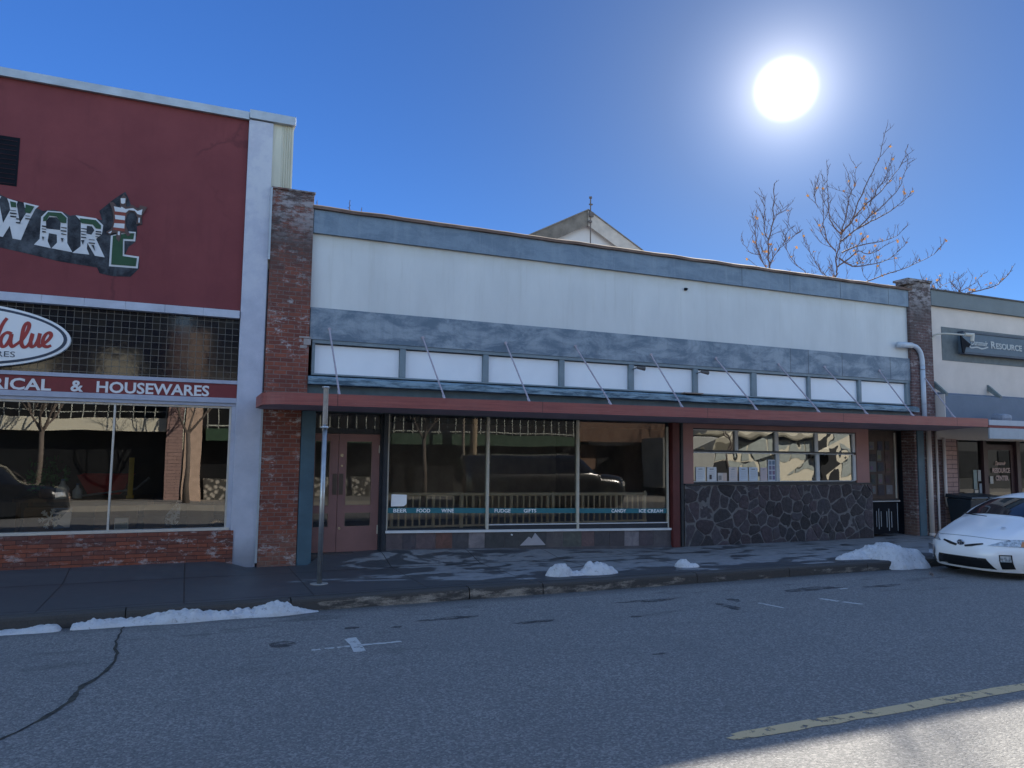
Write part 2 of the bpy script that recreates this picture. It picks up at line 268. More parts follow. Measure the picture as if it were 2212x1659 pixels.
TL=[[(21.86,8.53),(21.81,9.61),(21.72,10.22),(21.77,10.75),(21.98,11.55),(22.09,12.4),(22.16,13.28)],[(21.82,9.76),(22.24,10.28),(22.71,10.81),(23.07,11.58),(23.17,12.26)],[(21.84,9.23),(21.48,9.6),(21.2,10.04),(21,10.66),(20.94,11.23),(20.91,11.73)],[(21.28,10.1),(20.77,10.07),(20.42,10.29),(20.14,10.6)],[(21.77,10.75),(21.6,11.32),(21.81,12.12),(21.86,12.79)],[(21.87,8.82),(23.73,9.37),(23.14,9.91),(22.69,10.33),(22.41,11.07)],[(21.98,11.55),(22.36,12.02),(22.83,12.39)],[(22.71,10.81),(23.17,11.17),(23.53,11.4)]]
TR=[[(34.33,9.2),(33.77,9.62),(34.88,9.94),(35.92,10.25),(36.79,10.75),(37.37,11.38)],[(34.33,9.2),(33.28,9.58),(33.89,9.9),(34.71,10.26),(35.56,10.9)],[(34.33,9.2),(32.13,9.53),(32.92,10.08),(34.23,10.55)],[(32.13,9.53),(31.39,9.72),(31.98,10.18)],[(33.77,9.62),(33.2,9.9),(33.58,10.48)]]
# ---------------------------------------------------------------- named materials
# road: worn asphalt with fine aggregate, dark damp stains and sealed cracks
t = NT('asphalt'); g = t.noise(75, 4, .75); g2 = t.noise(32, 5, .75); big = t.noise(.9, 5, .6)
v = t.n.new('ShaderNodeTexVoronoi'); v.inputs['Scale'].default_value = 62; t.l.new(t.tc.outputs['Object'], v.inputs['Vector'])
vs = t.xyz(v.outputs['Color'])[0]
c = t.mix(t.ramp(g2, .34, .66), (.115, .12, .125), (.24, .24, .236)); c = t.mix(t.ramp(vs, .0, 1, .0, .55), c, t.mix(t.ramp(vs, .2, .9), (.06, .062, .07), (.42, .41, .39)))
c = t.mix(t.ramp(g, .60, .72, 0, .55), c, (.62, .60, .56)); c = t.mix(t.ramp(g, .42, .34, 0, .5), c, (.045, .047, .052))
c = t.mix(t.ramp(big, .35, .65, .22, 0), c, (.13, .135, .14))
x, y, z = t.xyz()
st = t.math('MULTIPLY', t.ramp(t.noise(1, 4, .6, t.co((.9, 3.2, 1))), .58, .68), t.ramp(y, -7, -4.2)); c = t.mix(t.math('MULTIPLY', st, .38), c, (.03, .032, .036))
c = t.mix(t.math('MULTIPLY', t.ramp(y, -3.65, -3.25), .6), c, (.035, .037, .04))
ASPH = t.fin(c, t.ramp(g, .3, .7, .75, .95), t.bump(t.math('ADD', g, t.math('MULTIPLY', v.outputs['Distance'], -.8)), .8, .012), Specular_IOR_Level=.3)
# pavement: concrete slabs, joints, big wet patches
t = NT('concrete_pavement'); x, y, z = t.xyz(); n = t.noise(6, 6, .65); fine = t.noise(120, 3)
c = t.mix(t.ramp(n, .3, .7), (.19, .195, .205), (.30, .305, .315)); c = t.mix(.25, c, t.mix(fine, (.08, .08, .085), (.24, .24, .24)))
xs = t.math('SUBTRACT', x, .05); jx = t.math('ABSOLUTE', t.math('SUBTRACT', t.math('FRACT', t.math('DIVIDE', xs, 1.62)), .5))
jx = t.ramp(jx, .4935, .4965); jy = t.ramp(t.math('ABSOLUTE', t.math('ADD', y, .93)), .016, .008); jy2 = t.ramp(t.math('ABSOLUTE', t.math('ADD', y, 2.92)), .014, .007)
j = t.math('MAXIMUM', jx, t.math('MAXIMUM', jy, jy2))
wn = t.noise(1, 4, .62, t.co((1.15, 2.6, 1)), .4)
th = t.math('ADD', t.math('MULTIPLY', t.ramp(x, 1.8, 4.4), .165), .365)              # almost all wet on the left
th = t.math('ADD', th, t.math('MULTIPLY', t.ramp(x, 6.8, 9), .03))
th = t.math('SUBTRACT', th, t.math('MULTIPLY', t.ramp(y, -2.25, -2.75), .12))
wet = t.ramp(t.math('SUBTRACT', wn, th), -.012, .03)
wet = t.math('SUBTRACT', 1, t.math('MULTIPLY', t.math('SUBTRACT', 1, wet), t.ramp(x, .5, 3.2, .12, 1)))
c = t.mix(t.math('MULTIPLY', wet, .82), c, (.028, .032, .038)); c = t.mix(t.math('MULTIPLY', j, .85), c, (.012, .012, .013))
PAVE = t.fin(c, t.ramp(wet, 0, 1, .85, .5), t.bump(t.math('SUBTRACT', t.math('MULTIPLY', n, .4), j), .5, .006), Specular_IOR_Level=.4)
t = NT('kerb_concrete'); x, y, z = t.xyz(); n = t.noise(1, 5, .7, t.co((2.2, 6, 9))); f = t.noise(60, 4)
c = t.mix(t.ramp(f, .3, .7), (.2, .18, .155), (.34, .31, .27))
th = t.math('SUBTRACT', t.math('ADD', .44, t.math('MULTIPLY', t.ramp(x, .8, 2.2), .0)), t.math('MULTIPLY', t.ramp(x, 5.2, 8.5), .1))
dk = t.ramp(t.math('SUBTRACT', t.math('ADD', n, t.ramp(z, -.22, -.15, 0, .25)), th), -.03, .12); dk = t.math('MAXIMUM', dk, t.ramp(x, 1.9, 1.2))
c = t.mix(t.math('MULTIPLY', dk, .88), c, (.022, .023, .026))
KERB = t.fin(c, .85, t.bump(f, .5, .01))
t = NT('red_stucco'); n = t.noise(1.1, 6, .65); f = t.noise(90, 4, .7); s = t.noise(1, 5, .7, t.co((3, 3, .5)))
c = t.mix(t.ramp(n, .3, .7), (.13, .029, .034), (.18, .044, .048)); c = t.mix(t.ramp(s, .55, .75, 0, .5), c, (.085, .02, .024)); c = t.mix(t.ramp(f, .3, .7, 0, .25), c, (.22, .05, .055))
cr = t.n.new('ShaderNodeTexVoronoi'); cr.feature = 'DISTANCE_TO_EDGE'; cr.inputs['Scale'].default_value = .55; t.l.new(t.mix(.25, t.tc.outputs['Object'], t.comb(t.noise(2, 4), t.noise(2.3, 4), t.noise(1.7, 4))), cr.inputs['Vector'])
ck = t.math('MULTIPLY', t.ramp(cr.outputs['Distance'], .012, .002), t.ramp(t.noise(.8, 2), .5, .6)); c = t.mix(t.math('MULTIPLY', ck, .35), c, (.05, .012, .016))
REDSTUC = t.fin(c, .92, t.bump(f, .5, .008))
t = NT('blue_grey_stucco'); n = t.noise(2, 6, .7); f = t.noise(70, 4, .7); x, y, z = t.xyz()
c = t.mix(t.ramp(n, .3, .7), (.36, .38, .46), (.48, .50, .58)); c = t.mix(t.math('MULTIPLY', t.ramp(z, 3.2, 6.5), t.ramp(n, .48, .56, 0, .5)), c, (.5, .52, .55))
c = t.mix(t.ramp(z, .35, 0, 0, .6), c, (.12, .13, .15)); BLUSTUC = t.fin(c, .9, t.bump(f, .5, .008))
t = NT('white_render'); n = t.noise(1.2, 6, .6, t.co((1, 1, .35))); f = t.noise(60, 4, .7); x, y, z = t.xyz()
c = t.mix(t.ramp(n, .3, .7), (.49, .505, .505), (.59, .605, .60)); c = t.mix(t.math('MULTIPLY', t.ramp(z, 5.45, 5.72), t.ramp(t.noise(3, 4), .3, .7, .1, .55)), c, (.42, .40, .31))
c = t.mix(t.ramp(t.noise(14, 5, .8), .68, .74, 0, .3), c, (.3, .3, .29)); c = t.mix(t.math('MULTIPLY', t.ramp(t.noise(1, 5, .75, t.co((7, 1, .35))), .54, .74), t.ramp(z, 4.3, 5.7, .12, .42)), c, (.36, .35, .31)); c = t.mix(t.ramp(t.noise(30, 4, .9), .72, .76, 0, .55), c, (.2, .19, .18)); WREND = t.fin(c, .85, t.bump(f, .35, .006))
def sheet(name, a, b, stain, seams, zr, soff=0):
    t = NT(name); x, y, z = t.xyz(); n = t.noise(1, 6, .7, t.co((1.2, 1, 2.6), loc=(soff, 0, 0)), .5); n2 = t.noise(1, 5, .65, t.co((5, 1, .7)))
    c = t.mix(t.ramp(n, .42, .58), a, b); c = t.mix(t.ramp(n2, .5, .72, 0, .45), c, stain)
    f = t.noise(40, 4); c = t.mix(t.ramp(f, .3, .7, 0, .2), c, tuple(q*.6 for q in a))
    j = None
    for sx in seams:
        d = t.ramp(t.math('ABSOLUTE', t.math('SUBTRACT', x, sx)), .014, .005); j = d if j is None else t.math('MAXIMUM', j, d)
    c = t.mix(t.math('MULTIPLY', j, .7), c, tuple(q*.25 for q in a))
    return t.fin(c, .6, t.bump(t.math('SUBTRACT', t.math('MULTIPLY', n, .5), j), .5, .006), Metallic=.0)
FASC = sheet('painted_fascia', (.115, .165, .225), (.165, .225, .29), (.27, .33, .38), (2.15, 3.60, 5.23, 6.90, 8.57, 10.2, 11.87, 13.51, 15.1, 16.81), None)
BAND = sheet('weathered_band', (.105, .15, .20), (.26, .31, .355), (.09, .12, .17), (3.59, 4.15, 5.25, 6.91, 8.56, 10.43, 11.87, 13.5, 15.2, 16.8), None, 3)
COPING = plain('rusty_coping', (.17, .12, .10), .95, .45, 3, .3, 30, 0, .05)
TRANSP = plain('white_panel', (.72, .76, .80), .45, .06, 1.5, .08)
TEAL = plain('teal_paint', (.055, .11, .15), .55, .25, 4, .2); TEALG = plain('teal_grey_paint', (.075, .11, .12), .6, .3, 4, .2)
MULL = plain('grey_green_mullion', (.17, .22, .25), .55, .2, 5, .15)
t = NT('flaking_blue_paint'); n = t.noise(1, 6, .75, t.co((2.2, 4, 14))); c = t.mix(t.ramp(n, .42, .56), (.045, .09, .125), (.20, .30, .36)); LEDGE = t.fin(c, .6, t.bump(n, .4, .006))
t = NT('red_canopy_board'); n = t.noise(1, 5, .7, t.co((1.5, 1.5, 30))); n2 = t.noise(5, 5, .6); x, y, z = t.xyz()
c = t.mix(t.ramp(n, .35, .65), (.20, .052, .046), (.29, .08, .066)); c = t.mix(t.ramp(n2, .4, .75, 0, .35), c, (.26, .105, .09)); c = t.mix(t.ramp(x, 2, 17, 0, .45), c, (.34, .145, .115)); c = t.mix(t.math('MULTIPLY', t.ramp(t.math('ABSOLUTE', t.math('SUBTRACT', t.math('FRACT', t.math('DIVIDE', x, 3.66)), .5)), .4975, .499), .8), c, (.04, .015, .015)); c = t.mix(t.ramp(t.noise(1, 6, .8, t.co((3, 3, 22))), .62, .68, 0, .5), c, (.33, .2, .19)); REDB = t.fin(c, .6, t.bump(n, .35, .004))
SOFF = plain('brown_soffit', (.40, .30, .33), .75, .25, 3, .25)
DARKWOOD = plain('dark_navy_frame', (.02, .026, .036), .5, .3); REDPOST = plain('oxblood_post', (.10, .022, .022), .55, .3, 5)
DOORP = plain('dusty_rose_door_paint', (.21, .11, .105), .45, .16, 3, .12)
PINKST = plain('dusty_pink_stucco', (.33, .18, .165), .85, .14, 2.5, .4, 90)
ALU = plain('satin_aluminium', (.50, .49, .46), .4, .15, 8, .1, 60, .35); WTRIM = plain('white_sill_paint', (.62, .64, .66), .45, .12)
CREAMT = plain('cream_trim', (.5, .47, .40), .5, .15); CORRU = plain('cream_corrugated_metal', (.52, .50, .40), .45, .2, 4, .1, 50, 0, .5, True)
GALV = plain('galvanised_steel', (.36, .37, .38), .38, .25, 9, .2, 60, .8); CAPM = plain('parapet_cap_metal', (.36, .40, .44), .5, .25, 3, .15, 50, .2, .5)
PIPEM = plain('pale_blue_grey_pipe', (.45, .50, .56), .45, .18, 4, .1, 50, 0, .5, True); PIPEP = plain('dull_cream_pipe', (.56, .50, .47), .5, .25, 4, .1, 50, 0, .5, True)
BRKL = brick('old_red_brick', (.27, .085, .055), (.15, .05, .04), (.20, .15, .135), .215, .0745, .009, white=.85, soot=True)
BRKR = brick('brown_brick_pillar', (.165, .095, .09), (.105, .06, .06), (.19, .175, .175), .215, .0745, .01, white=.8, soot=True)
BRKB = brick('rustic_brick_base', (.25, .075, .045), (.11, .055, .05), (.035, .028, .028), .30, .066, .005, white=.7)
BRKP = brick('pink_brick_panel', (.42, .28, .25), (.36, .24, .22), (.05, .04, .045), .6, .118, .008)
TVG = glass('shop_glass', 2.1, .003, 1.0, (.85, .9, .9)); MG = glass('dim_shop_glass', 1.75, .0025, .8, (.8, .86, .86)); RG = glass('wavy_reflective_glass', 2.4, .007, 1.6, (.35, .4, .42))
t = NT('prism_glass_tiles'); x, y, z = t.xyz(); b = t.n.new('ShaderNodeTexBrick'); b.offset = 0; t.l.new(t.comb(x, z), b.inputs['Vector']); b.inputs['Scale'].default_value = 1
b.inputs['Brick Width'].default_value = .1135; b.inputs['Row Height'].default_value = .108; b.inputs['Mortar Size'].default_value = .0042; b.inputs['Mortar Smooth'].default_value = .1
for q, cc in (('Color1', (.006, .007, .012)), ('Color2', (.022, .02, .018)), ('Mortar', (.085, .08, .07))): t.put(b.inputs[q], cc)
wn = t.n.new('ShaderNodeTexWhiteNoise'); wn.noise_dimensions = '2D'; t.l.new(t.comb(t.math('FLOOR', t.math('DIVIDE', x, .1135)), t.math('FLOOR', t.math('DIVIDE', z, .108))), wn.inputs[0])
hx = t.math('MULTIPLY', t.math('SUBTRACT', t.math('FRACT', t.math('DIVIDE', z, .108)), .5), t.math('SUBTRACT', wn.outputs['Value'], .5))
GLBL = t.fin(b.outputs['Color'], t.math('ADD', t.math('MULTIPLY', b.outputs['Fac'], .3), .08), t.bump(t.math('ADD', t.math('MULTIPLY', hx, .5), t.math('MULTIPLY', t.noise(9, 2), .35)), .18, .010), IOR=1.5)
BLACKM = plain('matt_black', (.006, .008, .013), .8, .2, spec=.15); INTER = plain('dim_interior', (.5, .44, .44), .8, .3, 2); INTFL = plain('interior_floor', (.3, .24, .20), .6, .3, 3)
LETW = plain('sign_white', (.62, .62, .64), .6, .1); SIGNRED = plain('sign_red', (.30, .035, .03), .6, .15); SIGNNAVY = plain('sign_navy', (.03, .045, .075), .5, .15); OVALW = plain('oval_white', (.66, .68, .70), .5, .05); BANDRED = plain('band_red', (.17, .028, .03), .65, .2, 6)
MURG = plain('mural_green', (.03, .075, .04), .85, .2); MURB = plain('mural_brown', (.10, .065, .06), .85, .2); MURR = plain('mural_rust', (.23, .06, .045), .85, .2); MURW = plain('mural_white', (.55, .56, .58), .85, .12)
t = NT('mural_black_cloud'); n = t.noise(3.5, 6, .7); c = t.mix(t.ramp(n, .42, .68), (.010, .012, .018), (.075, .085, .10)); MURK = t.fin(c, .9)
t = NT('old_snow'); n = t.noise(5, 6, .7); f = t.noise(55, 5, .7); c = t.mix(t.ramp(n, .5, .75, 0, .5), (.72, .74, .77), (.34, .34, .33)); c = t.mix(t.ramp(t.noise(16, 5, .85), .56, .68, 0, .75), c, (.2, .19, .18))
SNOW = t.fin(c, .65, t.bump(t.math('ADD', n, t.math('MULTIPLY', f, .8)), 1, .045), Specular_IOR_Level=.3); SNOW.node_tree.nodes['Principled BSDF'].inputs['Subsurface Weight'].default_value = .0
t = NT('stone_face'); a = t.n.new('ShaderNodeVertexColor'); a.layer_name = 'Col'; n = t.noise(14, 6, .75); c = t.mix(1, a.outputs['Color'], t.mix(t.ramp(n, .3, .72), (.45, .45, .45), (1.35, 1.3, 1.3)), 'MULTIPLY'); x, y, z = t.xyz()
c = t.mix(t.ramp(t.noise(40, 4, .7), .62, .7, 0, .35), c, (.2, .19, .19)); STONE = t.fin(c, .8, t.bump(n, .9, .02))
MORT = plain('grey_mortar', (.155, .15, .15), .95, .3, 8, .6, 40)
t = NT('slate_tiles'); a = t.n.new('ShaderNodeVertexColor'); a.layer_name = 'Col'; n = t.noise(5, 6, .7, None, .8); c = t.mix(1, a.outputs['Color'], t.mix(t.ramp(n, .3, .7), (.6, .6, .62), (1.3, 1.25, 1.2)), 'MULTIPLY'); TILE = t.fin(c, .5, t.bump(n, .5, .006))
t = NT('coloured_paper'); a = t.n.new('ShaderNodeVertexColor'); a.layer_name = 'Col'; c = t.mix(t.ramp(t.noise(30, 3), .3, .7, 0, .12), a.outputs['Color'], (.2, .2, .2)); VCOL = t.fin(c, .7)
BARK = plain('bare_bark', (.11, .075, .075), .85, .3, 8, .4, 60); t = NT('dry_leaf'); t.fin(t.mix(t.ramp(t.noise(2.5, 2), .35, .65), (.24, .09, .04), (.33, .19, .06)), .7); tl_ = t.n.new('ShaderNodeBsdfTranslucent'); tl_.inputs[0].default_value = (.42, .22, .08, 1); mx = t.n.new('ShaderNodeMixShader'); mx.inputs[0].default_value = .3; t.l.new(t.b.outputs[0], mx.inputs[1]); t.l.new(tl_.outputs[0], mx.inputs[2]); t.l.new(mx.outputs[0], t.out.inputs[0]); LEAF = t.m
BARK2 = plain('grey_trunk_bark', (.17, .14, .12), .9, .35, 5, .6, 30)
YEL = None
def wornpaint(name, col, lo, hi, sc=9):
    t = NT(name); n = t.noise(sc, 7, .75); f = t.noise(150, 3, .8)
    c = t.mix(t.ramp(f, .35, .7, 0, .25), col, (.13, .13, .13)); t.fin(c, .75, t.bump(f, .4, .004))
    tr = t.n.new('ShaderNodeBsdfTransparent'); mx = t.n.new('ShaderNodeMixShader'); t.l.new(t.ramp(n, lo, hi), mx.inputs[0]); t.l.new(tr.outputs[0], mx.inputs[2]); t.l.new(t.b.outputs[0], mx.inputs[1]); t.l.new(mx.outputs[0], t.out.inputs[0]); return t.m
YEL = wornpaint('worn_yellow_paint', (.64, .48, .26), .55, .62, 9); WPT = wornpaint('worn_white_paint', (.52, .53, .52), .57, .60, 12)
CONCF = plain('pale_concrete', (.3, .29, .27), .9, .2, 3, .3)

def softpatch(name, col, sc=9):
    t = NT(name); t.fin(col, .6); n = t.noise(1, 4, .7, t.co((sc*.5, sc*1.6, 1)))
    tr = t.n.new('ShaderNodeBsdfTransparent'); mx = t.n.new('ShaderNodeMixShader'); t.l.new(t.ramp(n, .36, .60), mx.inputs[0]); t.l.new(t.b.outputs[0], mx.inputs[1]); t.l.new(tr.outputs[0], mx.inputs[2]); t.l.new(mx.outputs[0], t.out.inputs[0]); return t.m
# ---------------------------------------------------------------- ground, road, pavement
def zr(y):                                                            # cambered road height
    if y > -9.1: return -.32+.07*(1-((y+9.1)/5.9)**2)
    return -.32+.07*(1-((y+9.1)/6.1)**2)
def ss(a, b, x): t = min(1, max(0, (x-a)/(b-a))); return t*t*(3-2*t)
def zs(x, y):                                                         # pavement height: a low ramp rises to the shop door
    b = ss(2.0, 2.25, x)*(.15+.03*ss(2.2, 3.4, x))*(1-.97*ss(3.6, 9.4, x))+.13*(1-ss(.55, 1.05, x))
    return -.15-.02*ss(0, 1, (y+3)/3)+b*ss(-1.05, -.05, y)
g = MB(); g.add([(-900, -900, -.6), (900, -900, -.6), (900, 900, -.6), (-900, 900, -.6)], [(0, 1, 2, 3)])
struct(g.build('ground', plain('bare_earth', (.12, .10, .08), .95)))
g = MB(); ys = [-3.19-i*.6 for i in range(21)]; 
v = [(x, y, zr(y)) for x in (-80, 120) for y in ys]; n = len(ys)
g.add(v, [(i, i+1, n+i+1, n+i) for i in range(n-1)]); road = struct(g.build('road', ASPH, smooth=True)); Y_FAR = ys[-1]
g = MB(); xs = [-80, -40, -20, -8]+[-5+i*.25 for i in range(105)]+[24, 40, 120]; yy = [-3.04+i*.19 for i in range(17)]+[.0, .4, 2.2]
g.add([(x, y, zs(x, y)) for x in xs for y in yy], [(i*len(yy)+j, (i+1)*len(yy)+j, (i+1)*len(yy)+j+1, i*len(yy)+j+1) for i in range(len(xs)-1) for j in range(len(yy)-1)])
struct(g.build('pavement', PAVE, smooth=True))
g = MB(); kx = [-80, -20, -10, -6.9, -4.1, -.6, 1.35, 3.86, 5.05, 7.9, 9.9, 11.8, 14.7, 17.6, 20.4, 24, 60, 120]
for i in range(len(kx)-1):
    gap = .014 if i not in (6, 7) else .02
    a, b = kx[i]+gap/2, kx[i+1]-gap/2; j = rnd.uniform(-.004, .004)
    g.prism([(-3.04, -.5), (-3.04, -.149+j), (-3.16, -.152+j), (-3.195, -.168+j), (-3.205, -.2), (-3.215, -.5)], a, b, 'x')
struct(g.build('kerb', KERB))
g = MB(); g.box(-80, 120, -15.4, -15.19, -.6, -.12); g.box(-80, 120, -19.2, -15.4, -.6, -.124); struct(g.build('far_pavement', CONCF))
# painted markings, each a thin worn sheet
def rsheet(name, poly, mat, lift=.004):
    g = MB(); g.add([(x, y, zr(y)+lift) for x, y in poly], [tuple(range(len(poly)))]); 
    o = g.build(name, mat); bm = bmesh.new(); bm.from_mesh(o.data); bmesh.ops.recalc_face_normals(bm, faces=bm.faces)
    for f in bm.faces:
        if f.normal.z < 0: f.normal_flip()
    bm.to_mesh(o.data); bm.free(); return struct(o)
def strip(x0, x1, y0, y1, n=40, wob=.012):
    a = [(x0+(x1-x0)*i/n, y0+rnd.uniform(-wob, wob)) for i in range(n+1)]; b = [(x1-(x1-x0)*i/n, y1+rnd.uniform(-wob, wob)) for i in range(n+1)]; return a+b
rsheet('yellow_line', [(3.74, -9.10), (3.70, -9.05), (3.80, -9.03), (3.78, -9.0)]+strip(3.9, 22, -9.125, -8.985, 90, .012)[::-1], YEL)
mk = [strip(1.78, 2.26, -5.42, -5.36, 12), strip(1.56, 1.70, -5.42, -5.36, 6), strip(1.43, 1.53, -5.42, -5.37, 4), strip(1.29, 1.38, -5.44, -5.38, 4), [(1.70, -5.02), (1.84, -5.0), (1.83, -5.3), (1.81, -5.66), (1.68, -5.66), (1.71, -5.33)]]
for p in mk: rsheet('parking_mark', p, WPT)
for p in ([(8.62, -5.10), (8.72, -5.10), (8.80, -5.36), (8.70, -5.38)], [(8.73, -5.42), (8.82, -5.42), (8.92, -5.66), (8.84, -5.68)], [(7.54, -5.04), (7.60, -5.03), (7.66, -5.45), (7.61, -5.46)], [(9.6, -4.55), (9.8, -4.53), (9.82, -4.58), (9.62, -4.6)]): rsheet('parking_mark', p, WPT)
DAMP = softpatch('damp_patch', (.05, .052, .058))
rsheet('damp_spot', [(1.04+.15*math.cos(a/16*2*PI)*rnd.uniform(.85, 1), -5.03+.16*math.sin(a/16*2*PI)*rnd.uniform(.85, 1)) for a in range(16)], DAMP)
for cx, cy, wx, wy in ((3.2, -4.4, .5, .10), (4.1, -5.0, .35, .08), (6.2, -4.3, .6, .12), (9.3, -4.4, .7, .16), (10.6, -4.6, .5, .12), (7.0, -5.1, .12, .3), (7.4, -4.7, .1, .16), (5.4, -5.2, .14, .05), (4.6, -6.9, .1, .04), (1.9, -4.5, .12, .07), (2.4, -4.65, .08, .06)):
    rsheet('damp_spot', [(cx+wx*math.cos(a/14*2*PI)*rnd.uniform(.6, 1.1), cy+wy*math.sin(a/14*2*PI)*rnd.uniform(.6, 1.1)) for a in range(14)], DAMP)
crk = [(-.60, -3.3), (-.62, -4.2), (-.56, -4.9), (-.60, -5.5), (-.74, -5.95), (-.78, -6.3), (-.86, -6.6), (-.98, -6.9), (-1.12, -7.14), (-1.5, -7.6), (-2.3, -8.1)]
crk = smoothline(crk, 6); a = []; b = []
for i, (x, y) in enumerate(crk):
    w = .008+.02*abs(noise.noise((x*4, y*2.3, 2)))*2.2*ss(-4.2, -5.6, y)+.004*rnd.random(); x += .03*noise.noise((x*9, y*7, 0)); a.append((x-w, y)); b.append((x+w, y))
g = MB(); n = len(a); g.add([(x, y, zr(y)+.004) for x, y in a+b], [(i+1, i, n+i, n+i+1) for i in range(n-1)])
t = NT('crack_filler'); c = t.mix(t.ramp(t.noise(14, 4), .4, .6), (.014, .015, .017), (.05, .048, .036)); struct(g.build('road_crack', t.fin(c, .9)))
# ---------------------------------------------------------------- hardware store (left)
hw = thing('hardware_store', 'dark red rendered shop with painted lettering, grey pilaster and glass tile band', 'building', (-1.2, 0, 0))
HX0 = -9.6
P = lambda mb, n, mt, par=hw, **k: mb.build(n, mt, par, **k)
P(MB().box(HX0, .728, 0, .3, 4.195, 7.64), 'front_wall', REDSTUC)
P(MB().box(HX0, 1.13, .31, 14, 7.2, 7.3).box(HX0, HX0+.2, .31, 14, -.3, 7.2).box(.93, 1.13, .31, 14, -.3, 7.2).box(HX0, 1.13, 13.8, 14, -.3, 7.2), 'side_walls', INTER)
w = MB()
w.box(.73, 1.14, -.06, .3, -.25, 7.64); w.box(1.141, 1.165, .02, .3, -.25, 6.5); P(w, 'pilaster', BLUSTUC, bevel=.006)
w = MB(); n = 10
pts = [(1.30+.2*i/n, -.02 if i % 2 else .0) for i in range(n+1)]
w.add([(x, y, z) for x, y in pts for z in (3, 7.66)], [(2*i, 2*i+2, 2*i+3, 2*i+1) for i in range(n)]); w.box(1.14, 1.30, .0, .3, 5, 7.66); w.box(1.30, 1.5, .02, .3, 3, 7.66); P(w, 'corrugated_strip', CORRU)
w = MB(); w.box(HX0, .727, -.07, .38, 7.641, 7.775); w.box(.733, 1.52, -.10, .38, 7.66, 7.815); w.box(HX0, .727, -.085, -.072, 7.63, 7.65); P(w, 'parapet_cap', CAPM, bevel=.004)
lv = MB()
for k in range(10): lv.add([(-4.1, -.015, 5.93+k*.077), (-2.70, -.015, 5.93+k*.077), (-2.70, .05, 5.985+k*.077), (-4.1, .05, 5.985+k*.077)], [(0, 1, 2, 3)])
v = P(MB().box(-4.12, -2.67, .0-.006, -.002, 5.90, 6.69), 'louvre_vent', BLACKM); P(lv, 'louvre_slats', plain('louvre_red', (.07, .02, .024), .7), v)
w = MB(); 
for i in range(12): a = .715-(i+1)*.585+.0; w.box(max(HX0, a), a+.583, -.11, .2, 4.06, 4.193)
P(w, 'ledge', plain('ledge_grey', (.42, .45, .53), .7, .2, 3, .3), bevel=.006)
P(MB().box(HX0, .72, .02, .1, 2.975, 4.058), 'glass_tile_band', GLBL)
w = MB(); w.box(HX0, .735, -.05, .12, 2.925, 2.985); w.box(HX0, .735, -.05, .12, 2.60, 2.685); w.box(HX0, .735, -.02, .12, 2.545, 2.598); P(w, 'band_trim', plain('trim_lilac_grey', (.33, .35, .43), .6, .15))
sb = P(MB().box(HX0, .728, -.03, .1, 2.687, 2.923), 'sign_band', BANDRED)
text('HOUSEWARES', .245, -1.385, -.036, 2.705, LETW, 'lettering', sb, width=1.675, bold=.006, rot=.0012)
text('&', .245, -1.745, -.036, 2.705, LETW, 'lettering', sb, width=.175, bold=.006)
text('ELECTRICAL', .245, -3.63, -.036, 2.70, LETW, 'lettering', sb, width=1.62, bold=.006)
w = MB(); w.box(-7.6, .66, .02, .09, 2.51, 2.545); w.box(-7.6, .70, -.03, .10, .46, .505)
for x in (-7.6, -4.4, -1.125, .63): w.box(x, x+.03, .015, .085, .505, 2.51)
P(w, 'window_frame', ALU, bevel=.003)
for a, b in ((-7.57, -4.4), (-4.37, -1.125), (-1.095, .63)): w = MB(); w.add([(a, .06, .505), (b, .06, .505), (b, .06, 2.51), (a, .06, 2.51)], [(0, 1, 2, 3)]); P(w, 'window_pane', TVG)
P(MB().box(.661, .729, -.01, .12, .46, 2.545), 'window_jamb', BLUSTUC)
P(MB().box(HX0, .775, -.075, .2, -.2, .457), 'brick_base', BRKB, bevel=.006)
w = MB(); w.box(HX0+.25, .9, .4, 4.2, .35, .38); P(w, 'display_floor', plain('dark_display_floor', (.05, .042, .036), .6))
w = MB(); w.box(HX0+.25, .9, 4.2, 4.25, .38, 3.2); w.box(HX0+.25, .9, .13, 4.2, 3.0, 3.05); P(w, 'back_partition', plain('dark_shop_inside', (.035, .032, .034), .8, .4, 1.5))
# mural lettering
def flat(poly, y0, name, mat, par, y1=None):
    w = MB(); w.prism([tuple(p) for p in poly], y0, y0+.004 if y1 is None else y1); return w.build(name, mat, par)
mu = flat(SPLOTCH, -.004, 'painted_lettering', MURK, hw)
for nm, pl, cc, gg in (('W', LW, None, (LW1g, LW2g)), ('A', LA, LAc, (LAg,)), ('R', LR, LRc, (LRg,)), ('E', LL, None, (LLg,))):
    flat(pl, -.008, 'painted_letter', MURW, mu)
    if cc: flat(cc, -.012, 'letter_counter', MURK, mu)
    for q in gg: flat(q, -.016, 'letter_fill', MURG, mu)
w = MB()
for q in STRIPES: w.prism(q, -.020, -.017)
w.build('letter_stripes', MURK, mu)
flat(CROWN, -.024, 'painted_crown', MURB, mu); flat(CR, -.028, 'crown_red', MURR, mu)
w = MB()
for q in CROWNW: w.prism(q, -.032, -.029)
w.build('crown_white', MURW, mu)
text('HARD', 1.0, -5.9, -.01, 5.25, MURW, 'painted_letter', mu, width=2.6, bold=.02, rot=-.05)
